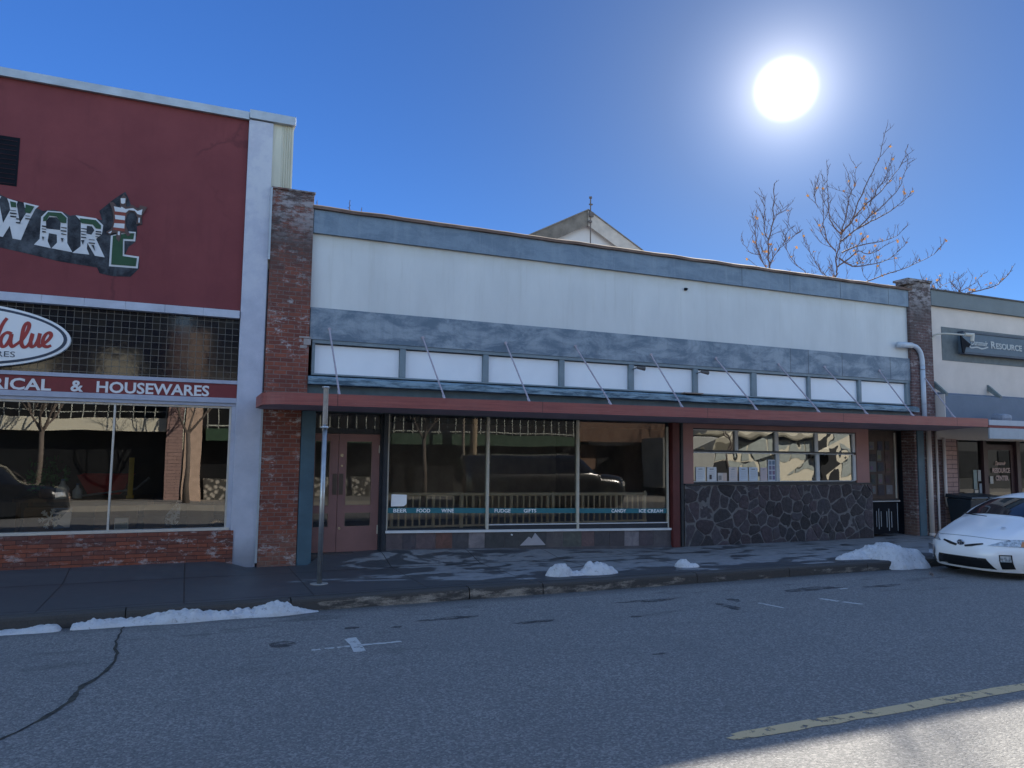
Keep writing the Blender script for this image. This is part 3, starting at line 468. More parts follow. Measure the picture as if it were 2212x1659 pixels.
# oval sign
ov = thing('oval_sign', 'white oval shop sign with navy border and red script lettering on the glass tile band', 'sign', (-3.35, -.05, 3.0))
def ell(cx, cz, a, b, y0, y1, name, mat, par, n=72):
    w = MB(); w.prism([(cx+a*math.cos(2*PI*i/n), cz+b*math.sin(2*PI*i/n)) for i in range(n)], y0, y1); return w.build(name, mat, par, bevel=0)
ell(-3.30, 3.50, 1.52, .50, -.10, -.0, 'sign_body', OVALW, ov); ell(-3.30, 3.50, 1.475, .465, -.105, -.101, 'navy_border', SIGNNAVY, ov); sf = ell(-3.30, 3.50, 1.425, .425, -.110, -.106, 'sign_face', OVALW, ov)
def stroke(pts, wd, y, name, mat, par, k=5):
    p = smoothline(pts, k); w = MB(); n = len(p); Lr = []
    for i in range(n):
        a, b = p[max(i-1, 0)], p[min(i+1, n-1)]; d = Vector((b[0]-a[0], b[1]-a[1])); d = d.normalized() if d.length > 1e-9 else Vector((1, 0)); nn = Vector((-d.y, d.x))
        h = wd*(.5+.22*abs(Vector((.8, .6)).dot(nn))); Lr.append((p[i][0]+nn.x*h, p[i][1]+nn.y*h)); Lr.append((p[i][0]-nn.x*h, p[i][1]-nn.y*h))
    w.add([(x, y-i*1e-6, z) for i, (x, z) in enumerate(Lr)], [(2*i, 2*i+1, 2*i+3, 2*i+2) for i in range(n-1)]); return w.build(name, mat, par)
for i, s_ in enumerate(SCRIPT): stroke(s_, .040, -.113-i*.001, 'red_script', SIGNRED, sf)
TR_ = [[(-4.35, 3.74), (-4.1, 3.78), (-3.75, 3.74)], [(-4.02, 3.76), (-4.08, 3.6), (-4.12, 3.42), (-4.0, 3.36), (-3.86, 3.5), (-3.8, 3.58), (-3.78, 3.5), (-3.74, 3.55)], [(x-1.35, z) for x, z in SCRIPT[1][14:]]]
for i, s_ in enumerate(TR_): stroke(s_, .040, -.116-i*.001, 'red_script', SIGNRED, sf)
text('HARDWARE STORES', .125, -4.05, -.113, 3.185, SIGNNAVY, 'small_lettering', sf, width=1.545, depth=.003)
# goods in the hardware window
WOODD = plain('crate_wood', (.12, .075, .045), .7, .35, 6, .3, 30)
for i, (x, wd, lb) in enumerate(((-2.35, .55, 'wooden crate under the snowflake cards in the hardware window'), (-1.35, .62, 'wooden crate directly behind the aluminium mullion of the hardware window'), (-.62, .42, 'wooden crate right of the small white box in the hardware window'), (.05, .42, 'wooden crate behind the silver bag in the hardware window'))):
    c_ = thing('wooden_crate', lb, 'crate', (x, .75, .38), 'crates in the hardware window')
    w = MB(); w.box(x, x+wd, .6, .95, .38, .84); w.build('crate_body', WOODD, c_)
    w = MB(); [w.box(x-.01, x+wd+.01, .585, .598, .40+k*.15, .50+k*.15) for k in range(3)]; w.build('crate_slat', WOODD, c_)
DISPW = plain('display_white', (.85, .86, .88), .6, .05)
w = MB(); cx, cz = -1.93, .70
for k in range(6):
    a = k*PI/3+.2; w.tube([(cx, .13, cz), (cx+.155*math.cos(a), .13, cz+.155*math.sin(a))], .012, 5)
    for r_ in (.07, .11):
        for s_ in (.7, -.7): w.tube([(cx+r_*math.cos(a), .13, cz+r_*math.sin(a)), (cx+r_*math.cos(a)+.05*math.cos(a+s_), .13, cz+r_*math.sin(a)+.05*math.sin(a+s_))], .010, 5)
tag(w.build('paper_snowflake', DISPW), 'white paper snowflake standing low in the hardware window', 'decoration')
cb = thing('blue_card', 'blue card with a white drawing beside the paper snowflake', 'card', (-1.75, .36, .53))
MB().prism([(-1.88, .54), (-1.66, .545), (-1.63, .86), (-1.90, .86)], .16, .17).build('card_sheet', plain('card_blue', (.16, .24, .38), .6, .1), cb); MB().prism([(-1.72, .56), (-1.655, .56), (-1.64, .78), (-1.69, .82), (-1.80, .68), (-1.86, .66), (-1.80, .60)], .152, .157).build('card_drawing', DISPW, cb)
bx = thing('white_box', 'small white box with a grey stripe low in the hardware window', 'box', (-.93, .36, .5)); MB().box(-1.03, -.83, .16, .30, .50, .68).build('carton', DISPW, bx, bevel=.004); MB().box(-1.02, -.84, .153, .158, .515, .61).build('printed_panel', plain('print_grey', (.3, .36, .38), .6), bx)
t = NT('silver_pattern'); c = t.mix(t.ramp(t.noise(22, 3, .6, None, 1.2), .47, .53), (.5, .58, .68), (.05, .07, .10)); SILV = t.fin(c, .35)
bg_ = thing('gift_bag', 'silver patterned gift bag with a slanted top in the hardware window', 'bag', (-.17, .4, .55)); MB().prism([(-.29, .55), (-.075, .55), (-.06, .90), (-.13, .90), (-.20, .82), (-.29, .70)], .16, .26).build('bag_body', SILV, bg_); MB().tube([(-.13, .20, .9), (-.11, .20, .95), (-.09, .20, .9)], .006, 5).build('bag_handle', DISPW, bg_)
w = MB(); w.tube([(.40, .22, .535), (.45, .22, .57), (.52, .22, .595), (.58, .22, .585), (.64, .22, .535)], [.03, .035, .04, .035, .03], 10); tag(w.build('gold_ornament', plain('gold_foil', (.55, .36, .2), .25, .3, 20, .2, 60, .9), smooth=True), 'crumpled gold ornament in the right corner of the hardware window', 'ornament')
for x, s_, lb in ((-1.92, 1, 'clear plastic jug left of its smaller twin on the hardware display'), (-1.70, .75, 'smaller clear plastic jug on the hardware display')):
    j_ = thing('plastic_jug', lb, 'jug', (x, 1.2, .95), 'plastic jugs on the hardware display'); MB().tube([(x, 1.2, .95), (x, 1.2, 1.12*s_+.95*(1-s_)), (x, 1.2, 1.2*s_+.95*(1-s_)), (x, 1.2, 1.25*s_+.95*(1-s_))], [.1*s_, .1*s_, .04*s_, .03*s_], 14).build('jug_body', plain('milky_plastic', (.5, .55, .58), .3), j_, smooth=True); MB().cyl((x, 1.2, 1.255*s_+.95*(1-s_)), .03*s_, .02).build('jug_cap', plain('cap_blue', (.1, .2, .4), .4), j_)
w = thing('display_table', 'low table carrying goods in the hardware window', 'table', (-1.6, 1.5, .38)); MB().box(-2.6, -.5, 1.0, 2.2, .90, .95).build('table_top', WOODD, w)
for a, b in ((-2.55, 1.05), (-.6, 1.05), (-2.55, 2.1), (-.6, 2.1)): MB().box(a, a+.06, b, b+.06, .38, .90).build('leg', WOODD, w)
w = thing('wheelbarrow', 'red wheelbarrow tray on the display table in the hardware window', 'wheelbarrow', (-1.3, 1.6, .95)); MB().add([(-1.55, 1.3, 1.0), (-1.05, 1.3, 1.0), (-1.05, 1.8, 1.0), (-1.55, 1.8, 1.0), (-1.72, 1.15, 1.35), (-.86, 1.15, 1.35), (-.86, 1.95, 1.35), (-1.72, 1.95, 1.35)], [(0, 1, 5, 4), (1, 2, 6, 5), (2, 3, 7, 6), (3, 0, 4, 7), (3, 2, 1, 0)]).build('tray', plain('barrow_red', (.35, .03, .03), .4), w); MB().tube([(-1.7, 1.2, .98), (-.8, 1.2, 1.1), (-.6, 1.2, 1.3)], .018, 8).build('handle', GALV, w)
w = thing('green_planter', 'potted green artificial plant on the display table in the hardware window', 'plant', (-2.2, 1.5, .95)); MB().cyl((-2.2, 1.5, .95), .12, .16, r2=.15).build('pot', WOODD, w)
fo = MB()
for k in range(220):
    c_ = Vector((-2.2+rnd.gauss(0, .16), 1.5+rnd.gauss(0, .13), 1.3+rnd.gauss(0, .13))); a = Vector((rnd.gauss(0, 1), rnd.gauss(0, 1), rnd.gauss(0, 1))).normalized()*.05; b = Vector((rnd.gauss(0, 1), rnd.gauss(0, 1), rnd.gauss(0, 1))).normalized()*.03; fo.add([c_-a, c_+b, c_+a, c_-b], [(0, 1, 2, 3)])
fo.build('foliage', plain('plastic_leaf', (.04, .16, .05), .5), w)
w = MB().box(-.92, -.84, 1.0, 1.04, .95, 1.65); w.box(-.94, -.82, .99, 1.05, .95, 1.0); tag(w.build('yellow_level', plain('tool_yellow', (.42, .28, .02), .5)), 'yellow boxed tool standing upright on the display table in the hardware window', 'tool')
# ---------------------------------------------------------------- long low shop (centre)
ms = thing('low_shop', 'long single storey shop with white rendered front, brick end pillars and red edged canopy', 'building', (9.5, 0, 0))
P = lambda mb, n, mt, par=ms, **k: mb.build(n, mt, par, **k)
P(MB().box(1.9, 17.13, .0, .28, 4.38, 5.74), 'front_wall', WREND)
w = MB(); w.box(1.2, 1.45, .3, 8, -.3, 6.0).box(17.6, 17.85, .3, 8, -.3, 6.0).box(1.45, 17.6, 7.75, 8, -.3, 6).box(1.45, 17.6, .3, 7.75, 5.6, 5.7).box(1.45, 17.6, .3, 7.75, 3.7, 3.72); P(w, 'side_walls', INTER)
P(MB().box(1.905, 17.14, -.07, .5, 5.742, 6.17), 'fascia', FASC)
w = MB(); n = 90; x0, x1 = 1.88, 17.22
v = []
for i in range(n+1):
    x = x0+(x1-x0)*i/n; q = .018*noise.noise((x*1.7, 0, 3)); q2 = .03*noise.noise((x*2.9, 1, 0))
    v += [(x, -.125+q2*.6, 6.172+q), (x, -.13+q2*.6, 6.225+q), (x, .02, 6.285+q), (x, .54, 6.31+q), (x, .54, 6.172)]
w.add(v, [(i*5+j, (i+1)*5+j, (i+1)*5+(j+1) % 5, i*5+(j+1) % 5) for i in range(n) for j in range(5)]+[(4, 3, 2, 1, 0), tuple(n*5+j for j in range(5))]); P(w, 'coping', COPING)
P(MB().box(1.91, 17.18, -.045, .28, 3.80, 4.378), 'band', BAND)
# transom row
P(MB().box(1.98, 17.18, .11, .25, 3.16, 3.798), 'transom_backing', DARKWOOD)
w = MB(); w.box(1.96, 17.2, -.03, .108, 3.735, 3.797); w.box(1.96, 17.2, -.02, .108, 3.16, 3.19); w.box(1.96, 2.015, -.02, .105, 3.191, 3.733); w.box(17.0, 17.2, -.02, .105, 3.191, 3.733)
for a, b in ((3.58, 3.69), (5.255, 5.37), (6.94, 7.05), (8.61, 8.73), (10.29, 10.41), (11.94, 12.08), (13.65, 13.735), (15.315, 15.405)): w.box(a, b, -.02, .105, 3.191, 3.733)
P(w, 'transom_frame', MULL, bevel=.004)
for a, b in ((2.02, 3.575), (3.695, 5.25), (5.375, 6.935), (7.055, 8.605), (8.735, 10.285), (10.415, 11.935), (12.085, 13.645), (13.74, 15.31), (15.41, 16.995)): P(MB().box(a, b, .05, .07, 3.191, 3.715), 'transom_panel', TRANSP)
w = MB(); n = 120
v = []
for i in range(n+1):
    x = 1.90+15.32*i/n; q = .010*noise.noise((x*2.1, 5, 3)); q2 = .012*noise.noise((x*3.9, 1, 8))
    v += [(x, -.20+q2, 2.985+q), (x, -.20+q2, 3.085+q*1.5), (x, -.10, 3.125), (x, .1, 3.158), (x, .1, 2.975)]
w.add(v, [(i*5+j, (i+1)*5+j, (i+1)*5+(j+1) % 5, i*5+(j+1) % 5) for i in range(n) for j in range(5)]+[(4, 3, 2, 1, 0), tuple(n*5+j for j in range(5))]); P(w, 'flaking_ledge', LEDGE)
P(MB().box(1.88, 17.25, -.05, .25, 2.51, 2.973), 'beam', TEALG)
# brick pillars
w = MB(); w.box(1.17, 1.895, -.09, .3, 2.75, 6.44); w.box(1.17, 1.81, -.09, .3, -.25, 2.75)
w.box(1.15, 1.915, -.115, .32, 6.44, 6.475); o = P(w, 'brick_pillar', BRKL, bevel=.008, label='soot stained red brick pillar with white mortar scars')
w = MB(); w.box(17.13, 17.955, -.09, .3, -.25, 6.44); w.box(17.05, 17.975, -.14, .32, 6.44, 6.50); w.box(16.98, 17.3, -.16, .1, 6.33, 6.435); P(w, 'brick_pillar', BRKR, bevel=.008, label='narrow purple brown brick pillar')
for q in ((-.10, -.1, 2.7), (-.12, 5.15, 6.45)): P(MB().box(1.135, 1.168, q[0], .3, q[1], q[2]), 'lead_flashing', CAPM)
for q in ((1.82, 2.062, -.10), (17.205, 17.44, -.12)): P(MB().box(q[0], q[1], q[2], .2, -.22, 2.508), 'teal_post', TEAL, bevel=.006)
# canopy
cp_ = MB(); path = [(1.04, -.12), (1.04, -1.0)]+[(1.44-.40*math.cos(a*PI/16), -1.1-.40*math.sin(a*PI/16)) for a in range(0, 9)]+[(1.44+(17.93-1.44)*i/30, -1.5) for i in range(1, 31)]+[(17.93, -.12)]
def fz(x): k = (x-1.2)/16.7; return 2.525+.055*k, 2.715+.068*k
v = []; n = len(path)
for i, (x, y) in enumerate(path):
    a, b = path[max(0, i-1)], path[min(n-1, i+1)]; d = Vector((b[0]-a[0], b[1]-a[1])).normalized(); nn = Vector((-d.y, d.x)) ; z0, z1 = fz(x)
    v += [(x, y, z0), (x, y, z1), (x+nn.x*.045, y+nn.y*.045, z1), (x+nn.x*.045, y+nn.y*.045, z0)]
cp_.add(v, [(i*4+j, (i+1)*4+j, (i+1)*4+(j+1) % 4, i*4+(j+1) % 4) for i in range(n-1) for j in range(4)]+[(0, 1, 2, 3), tuple(4*(n-1)+j for j in (3, 2, 1, 0))])
can = P(cp_, 'canopy', REDB)
inner = [(1.09, -.12), (1.09, -1.05)]+[(1.44-.35*math.cos(a*PI/16), -1.1-.35*math.sin(a*PI/16)) for a in range(1, 9)]+[(17.88, -1.452), (17.88, -.12)]
w = MB(); v = [(x, y, fz(x)[0]+.012 if y < -1 else 2.513) for x, y in inner]+[(x, y, fz(x)[1]-.04) for x, y in inner]; n = len(inner)
w.add(v, [tuple(range(n)), tuple(range(2*n-1, n-1, -1))]+[(i, (i+1) % n, (i+1) % n+n, i+n) for i in range(n)]); w.build('canopy_soffit', SOFF, can)
RODM = plain('rod_lilac_grey', (.36, .32, .36), .5, .25)
for (xa, za, xb) in ((2.25, 4.0, 2.22), (4.0, 3.97, 4.01), (5.71, 3.99, 5.62), (7.28, 4.03, 7.32), (9.14, 3.97, 8.96), (10.88, 4.0, 10.84), (12.71, 3.97, 12.56), (14.15, 3.99, 13.99), (16.0, 4.0, 15.46), (17.55, 4.0, 16.87)):
    zt = fz(xb)[1]; w = MB(); w.tube([(xa, -.05, za), (xb, -1.36, zt+.06)], .016, 6); w.tube([(xb, -1.34, zt+.065), (xb, -1.43, zt-.02)], .024, 6); w.cyl((xa, -.075, za), .03, .03, 'y', 10); w.build('tie_rod', RODM, can)
# entrance
P(MB().box(2.064, 3.36, -.02, .6, -.3, -.004).box(1.9, 2.06, .2, .3, -.2, 2.5), 'door_step', plain('step_concrete', (.07, .062, .06), .8))
dr = P(MB().box(2.066, 3.29, .19, .24, 2.125, 2.225).box(2.066, 2.085, .15, .24, 0, 2.124).box(3.285, 3.32, .12, .24, 0, 2.5).box(2.066, 3.28, .17, .24, 2.485, 2.505), 'door_frame', DARKWOOD)
w = MB(); w.add([(2.066, .21, 2.225), (3.285, .21, 2.225), (3.285, .21, 2.485), (2.066, .21, 2.485)], [(0, 1, 2, 3)]); w.build('transom_light', MG, dr)
text('5820', .072, 2.36, .185, 2.425, plain('faint_grey_digits', (.17, .15, .16), .6), 'street_number', dr, width=.27)
def leaf(x0, x1, g0, g1):
    f = MB(); y0, y1 = .15, .19
    f.box(x0, g0, y0, y1, .0, 2.12); f.box(g1, x1, y0, y1, .0, 2.12); f.box(g0, g1, y0, y1, 0, .44); f.box(g0, g1, y0, y1, .70, .82); f.box(g0, g1, y0, y1, 1.995, 2.12)
    d = P(f, 'door', DOORP); gg = MB()
    for a, b in ((.44, .70), (.82, 1.995)): gg.add([(g0, .175, a), (g1, .175, a), (g1, .175, b), (g0, .175, b)], [(0, 1, 2, 3)])
    gg.build('door_glass', MG, d); tr = MB()
    for a, b in ((.44, .70), (.82, 1.995)):
        for q in ((g0, g0+.012, a, b), (g1-.012, g1, a, b), (g0+.012, g1-.012, a, a+.012), (g0+.012, g1-.012, b-.012, b)): tr.box(q[0], q[1], y0-.006, y0+.02, q[2], q[3])
    tr.build('glazing_bead', plain('bead_tan', (.24, .14, .12), .5), d); return d
d1 = leaf(2.09, 2.522, 2.10, 2.38); d2 = leaf(2.530, 3.282, 2.66, 3.145)
MB().box(2.545, 2.62, .14, .149, 1.02, 1.40).build('push_plate', plain('brown_plate', (.07, .05, .04), .4), d2); MB().box(2.43, 2.51, .14, .149, 1.02, 1.40).build('push_plate', plain('brown_plate', (.07, .05, .04), .4), d1)
MB().cyl((2.585, .125, 1.73), .03, .03, 'y', 14).build('door_lock', plain('worn_brass', (.45, .38, .28), .3, .2, 9, .1, 60, .8), d2)
for q in ((2.59, 1.54, .018), (2.575, .42, .024)): MB().cyl((q[0], .12, q[1]), q[2], .034, 'y', 12).build('door_lock', MATS['worn_brass'], d2)
for q in ((.30, .46), (1.78, 1.92)): MB().box(3.262, 3.281, .135, .149, *q).build('hinge', CREAMT, d2)
# big three pane window
P(MB().box(3.32, 3.395, -.02, .2, -.02, 2.508), 'window_post', DARKWOOD)
P(MB().box(3.395, 9.66, .06, .12, 2.36, 2.508), 'window_header', DARKWOOD)
def sz(x): return .345-.020*(x-3.4)
wf = MB(); wf.obox(3.385, 9.645, -.05, .12, sz(3.385)-.022, sz(3.385)+.022, sz(9.645)-.022, sz(9.645)+.022)
wf.obox(5.43, 9.60, .0, .12, sz(5.43)+.105, sz(5.43)+.122, sz(9.6)+.125, sz(9.6)+.142)
wf.build('window_sill', WTRIM, ms)
P(MB().obox(5.43, 9.60, .02, .12, sz(5.43)+.023, sz(5.43)+.104, sz(9.6)+.023, sz(9.6)+.124).obox(3.4, 5.37, .03, .12, sz(3.4)+.023, sz(3.4)+.05, sz(5.37)+.023, sz(5.37)+.05), 'sill_board', DARKWOOD)
for q in ((3.397, 3.425, .0, sz(3.4)+.03, 2.5), (5.372, 5.418, -.01, sz(5.4)+.023, 2.5), (7.362, 7.408, -.01, sz(7.4)+.023, 2.5), (9.59, 9.615, .0, sz(9.6)+.023, 2.42)): P(MB().box(q[0], q[1], q[2], .09, q[3], q[4]), 'mullion', CREAMT, bevel=.003)
for a, b in ((3.425, 5.372), (5.418, 7.362), (7.408, 9.59)):
    w = MB(); w.add([(a, .055, sz(a)+.04), (b, .055, sz(b)+.04), (b, .055, 2.5), (a, .055, 2.5)], [(0, 1, 2, 3)]); pn = P(w, 'window_pane', MG)
    zb = lambda x: .68-.0205*(x-3.4); w = MB(); w.add([(a, .050, zb(a)), (b, .050, zb(b)), (b, .050, zb(b)+.098), (a, .050, zb(a)+.098)], [(0, 1, 2, 3)]); w.build('teal_stripe', plain('teal_vinyl', (.025, .16, .20), .5, .1), pn)
    for s_, xa, xb in (('BEER', 3.54, 3.80), ('FOOD', 3.985, 4.25), ('WINE', 4.47, 4.72), ('FUDGE', 5.56, 5.90), ('GIFTS', 6.185, 6.46), ('CANDY', 8.20, 8.56), ('ICE CREAM', 8.88, 9.49)):
        if a < xa < b: text(s_, .098, xa, .044, zb(xa)+.014, plain('vinyl_letter', (.85, .88, .90), .6, .1), 'window_lettering', pn, width=xb-xa, depth=.002, bold=.002, rot=-.0205)
# tiled riser
w = MB(); xs_ = [3.40, 3.71, 3.97, 4.35, 4.68, 5.01, 5.34, 5.76, 6.08, 6.66, 7.04, 7.46, 7.76, 8.12, 8.48, 8.84, 9.20, 9.655]
cols = [(.085, .07, .08), (.06, .055, .07), (.10, .075, .085), (.13, .065, .055), (.06, .06, .07), (.20, .185, .20), (.045, .05, .055), (.05, .055, .06), (.05, .055, .062), (.09, .085, .09), (.075, .085, .08), (.11, .075, .08), (.05, .05, .06), (.06, .055, .065), (.19, .18, .20), (.07, .06, .075), (.085, .08, .09)]
for i in range(len(xs_)-1): w.obox(xs_[i]+.004, xs_[i+1]-.004, -.012, .1, -.26, sz(xs_[i])-.024, -.26, sz(xs_[i+1])-.024); w.c[-6:] = [cols[i]]*6
P(w, 'tile_riser', TILE); P(MB().obox(3.4, 9.655, .0-.006, .12, -.27, sz(3.4)-.03, -.27, sz(9.65)-.03), 'tile_grout', MORT)
P(MB().obox(3.4, 9.655, -.035, -.013, -.25, .035, -.25, -.125), 'riser_plinth', plain('plinth_grey', (.09, .085, .095), .8, .3, 3))
w = MB(); w.prism([(6.085, -.0), (6.27, .165), (6.29, .160), (6.335, .125), (6.41, .235), (6.645, -.01)], -.020, -.014); P(w, 'mountain_emblem', plain('emblem_pale', (.36, .35, .38), .7, .1))
P(MB().cyl((5.90, -.05, .215), .016, .035, 'y', 10), 'riser_knob', LETW)
P(MB().box(9.662, 9.84, -.09, .2, -.25, 2.508), 'red_post', REDPOST, bevel=.005); w = MB(); w.box(9.842, 9.975, -.04, .2, -.25, 2.508); w.tube([(9.91, -.075, -.2), (9.91, -.075, 2.5)], .03, 10); P(w, 'dark_conduit', DARKWOOD)
# stucco bay with sliding windows over rubble stone
w = MB(); w.box(9.977, 10.25, -.03, .2, 1.185, 2.508); w.box(15.16, 15.575, -.03, .2, 1.185, 2.508); w.box(10.252, 15.158, -.03, .2, 2.41, 2.508); P(w, 'pink_surround', PINKST)
P(MB().box(9.975, 15.60, -.105, .2, 1.155, 1.183), 'stone_sill', DARKWOOD)
w = MB(); w.box(10.25, 15.16, .0, .09, 2.385, 2.41); w.box(10.25, 15.16, .0, .09, 1.186, 1.215); w.box(10.25, 15.16, .0, .09, 1.885, 1.925); w.box(10.25, 10.27, .0, .09, 1.216, 2.384)
P(w, 'window_frame', DARKWOOD)
w = MB(); w.box(10.27, 15.1, -.008, .05, 1.218, 1.236); w.box(10.27, 12.6, -.008, .05, 1.862, 1.884); w.box(12.6, 15.1, -.008, .05, 1.866, 1.883)
for x, a, b, wd in ((11.43, 1.926, 2.384, .085), (12.60, 1.926, 2.384, .10), (13.83, 1.926, 2.384, .10), (15.05, 1.926, 2.384, .09), (12.62, 1.237, 1.86, .10), (13.86, 1.237, 1.86, .10), (15.06, 1.237, 1.86, .09)): w.box(x, x+wd, -.01, .055, a, b)
for a, b in ((10.275, 11.42), (11.52, 12.59), (12.71, 13.82), (13.94, 15.04)): w.box(a, b, -.008, .045, 2.368, 2.384)
P(w, 'sash_bars', plain('sash_grey', (.46, .49, .52), .45, .15), bevel=.002)
for a, b, c, d in ((10.27, 11.43, 1.926, 2.37), (11.515, 12.6, 1.926, 2.37), (12.7, 13.83, 1.926, 2.37), (13.93, 15.05, 1.926, 2.37), (10.27, 12.62, 1.236, 1.862), (12.72, 13.86, 1.236, 1.862), (13.96, 15.06, 1.236, 1.862)):
    w = MB(); w.add([(a, .03, c), (b, .03+rnd.uniform(-.012, .012), c), (b, .03+rnd.uniform(-.012, .012), d), (a, .03, d)], [(0, 1, 2, 3)]); P(w, 'window_pane', RG)
# stones: one irregular cell for each
def clip(poly, px, pz, nx, nz):
    o = []
    for i in range(len(poly)):
        a, b = poly[i], poly[(i+1) % len(poly)]; da = (a[0]-px)*nx+(a[1]-pz)*nz; db = (b[0]-px)*nx+(b[1]-pz)*nz
        if da <= 0: o.append(a)
        if da*db < 0: t_ = da/(da-db); o.append((a[0]+(b[0]-a[0])*t_, a[1]+(b[1]-a[1])*t_))
    return o
sx0, sx1, sz0, sz1 = 9.985, 15.60, -.22, 1.15
st_r = random.Random(11); sites = []
while len(sites) < 92:
    p = (st_r.uniform(sx0, sx1), st_r.uniform(sz0, sz1)); dmin = .12+.22*st_r.random()
    if all(math.hypot((p[0]-q[0]), (p[1]-q[1])*.85) > dmin for q in sites): sites.append(p)
w = MB()
for i, p in enumerate(sites):
    cell = [(sx0, sz0), (sx1, sz0), (sx1, sz1), (sx0, sz1)]
    for j, q in enumerate(sites):
        if j != i and math.hypot(p[0]-q[0], p[1]-q[1]) < 1.4:
            nx, nz = q[0]-p[0], q[1]-p[1]; l = math.hypot(nx, nz); nx /= l; nz /= l; cell = clip(cell, (p[0]+q[0])/2-nx*.004, (p[1]+q[1])/2-nz*.004, nx, nz)
            if len(cell) < 3: break
    if len(cell) < 3: continue
    cx = sum(a[0] for a in cell)/len(cell); cz = sum(a[1] for a in cell)/len(cell)
    rr = []
    for k in range(len(cell)):                       # chaikin rounding with a little wobble
        a, b = cell[k], cell[(k+1) % len(cell)]
        for t_ in (.16, .5, .84): rr.append((a[0]+(b[0]-a[0])*t_, a[1]+(b[1]-a[1])*t_))
    rr = [((a[0])+.03*noise.noise((a[0]*9, a[1]*9, i)), a[1]+.03*noise.noise((a[0]*9, a[1]*9, i+50))) for a in rr]
    n = len(rr); h = st_r.uniform(.012, .035); tone = st_r.uniform(.55, 1.5); cc = (.050*tone*st_r.uniform(.92, 1.2), .045*tone, .053*tone)
    v = [(a, -.055, b) for a, b in rr]+[(cx+(a-cx)*.93, -.06-h*.8, cz+(b-cz)*.93) for a, b in rr]+[(cx+(a-cx)*.72, -.06-h*1.1+.012*noise.noise((a*9, b*9, 7)), cz+(b-cz)*.72) for a, b in rr]+[(cx, -.06-h*1.15, cz)]
    f = [((k+1) % n, k, n+k, n+(k+1) % n) for k in range(n)]+[(n+(k+1) % n, n+k, 2*n+k, 2*n+(k+1) % n) for k in range(n)]+[(2*n+(k+1) % n, 2*n+k, 3*n) for k in range(n)]
    w.add(v, [q_[::-1] for q_ in f], cc)
o = P(w, 'stone_facing', STONE)
bm = bmesh.new(); bm.from_mesh(o.data); bmesh.ops.recalc_face_normals(bm, faces=bm.faces); bm.to_mesh(o.data); bm.free()
P(MB().box(9.98, 15.605, -.072, .2, -.25, 1.153), 'stone_wall', MORT)
P(MB().box(10.6, 15.2, -.13, -.073, -.25, -.17), 'mortar_footing', plain('footing_grey', (.19, .18, .17), .9))
# right entrance recess
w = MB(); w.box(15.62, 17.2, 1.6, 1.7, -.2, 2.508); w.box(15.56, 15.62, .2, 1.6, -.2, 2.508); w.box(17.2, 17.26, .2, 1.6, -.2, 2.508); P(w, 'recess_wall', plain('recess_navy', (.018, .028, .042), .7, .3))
w = MB(); w.box(16.88, 16.91, .26, .32, .72, 2.5); w.box(15.63, 16.93, .3, .36, .70, 2.505); nb = P(w, 'notice_board', plain('cork_board', (.085, .06, .05), .8, .3))
MB().box(16.845, 16.87, .262, .297, .76, 2.45).build('board_trim', CREAMT, nb)
gt = P(MB().box(15.70, 16.66, .10, .14, -.10, .70), 'recess_gate', BLACKM); w = MB(); w.box(15.66, 16.70, .05, .18, .705, .745); w.build('gate_rail', DARKWOOD, gt)
w = MB(); w.box(15.66, 16.70, .04, .049, .70, .722)
for x, a, b, r_ in ((15.70, .03, .68, .007), (15.90, .08, .47, .010), (15.98, .02, .53, .011), (16.06, .08, .46, .010), (16.26, .06, .46, .010), (16.335, -.03, .52, .011), (16.425, .05, .45, .010), (16.64, -.04, .66, .008)): w.tube([(x, .085, a), (x, .085, b)], r_, 6)
w.build('gate_bar', plain('pale_bar', (.34, .36, .38), .4, .1), gt)
# roof pipes on the right pillar
w = MB(); w.tube([(16.62, -.13, 4.70), (17.10, -.14, 4.71)], .075, 14); w.tube(smoothline([(17.08, -.14, 4.71), (17.26, -.14, 4.68), (17.40, -.14, 4.56), (17.46, -.14, 4.38), (17.47, -.14, 4.2)], 5), .06, 14); w.tube([(17.47, -.14, 4.22), (17.47, -.14, 2.66)], .06, 14)
P(w, 'rain_pipe', PIPEM, smooth=True); w = MB(); w.tube([(17.58, -.15, 2.6), (17.58, -.15, -.12)], .062, 14); w.tube([(17.58, -.15, -.10), (17.58, -.15, -.2)], .075, 14); P(w, 'rain_pipe', PIPEP, smooth=True)
w = MB()
for z in (3.2, 4.1): w.tube([(17.47+.066*math.cos(a*PI/6), -.14+.066*math.sin(a*PI/6), z) for a in range(13)], .008, 4)
P(w, 'pipe_strap', GALV)
P(MB().box(10.06, 10.12, -.05, -.01, 5.49, 5.545).cyl((10.09, -.1, 5.51), .015, .06, 'y', 8), 'wall_bracket', BLACKM)
for x in (8.69, 10.36): o = P(MB().tube([(x, -.03, 3.63), (x+.05, -.16, 3.66)], .012, 6).tube([(x+.02, -.16, 3.66), (x+.20, -.19, 3.635)], [.03, .045], 10), 'spot_lamp', plain('lamp_brown', (.10, .09, .085), .5))
P(MB().box(9.95, 10.45, -.15, .0, 3.16, 3.185), 'loose_board', plain('bare_board', (.25, .18, .14), .8))
P(MB().box(1.72, 1.93, -.105, -.092, 3.80, 3.83).box(1.80, 1.925, -.104, -.09, 3.68, 3.79).box(1.74, 1.86, -.100, -.09, 3.62, 3.67), 'pillar_patch', plain('mortar_patch', (.32, .29, .28), .9, .3, 12))
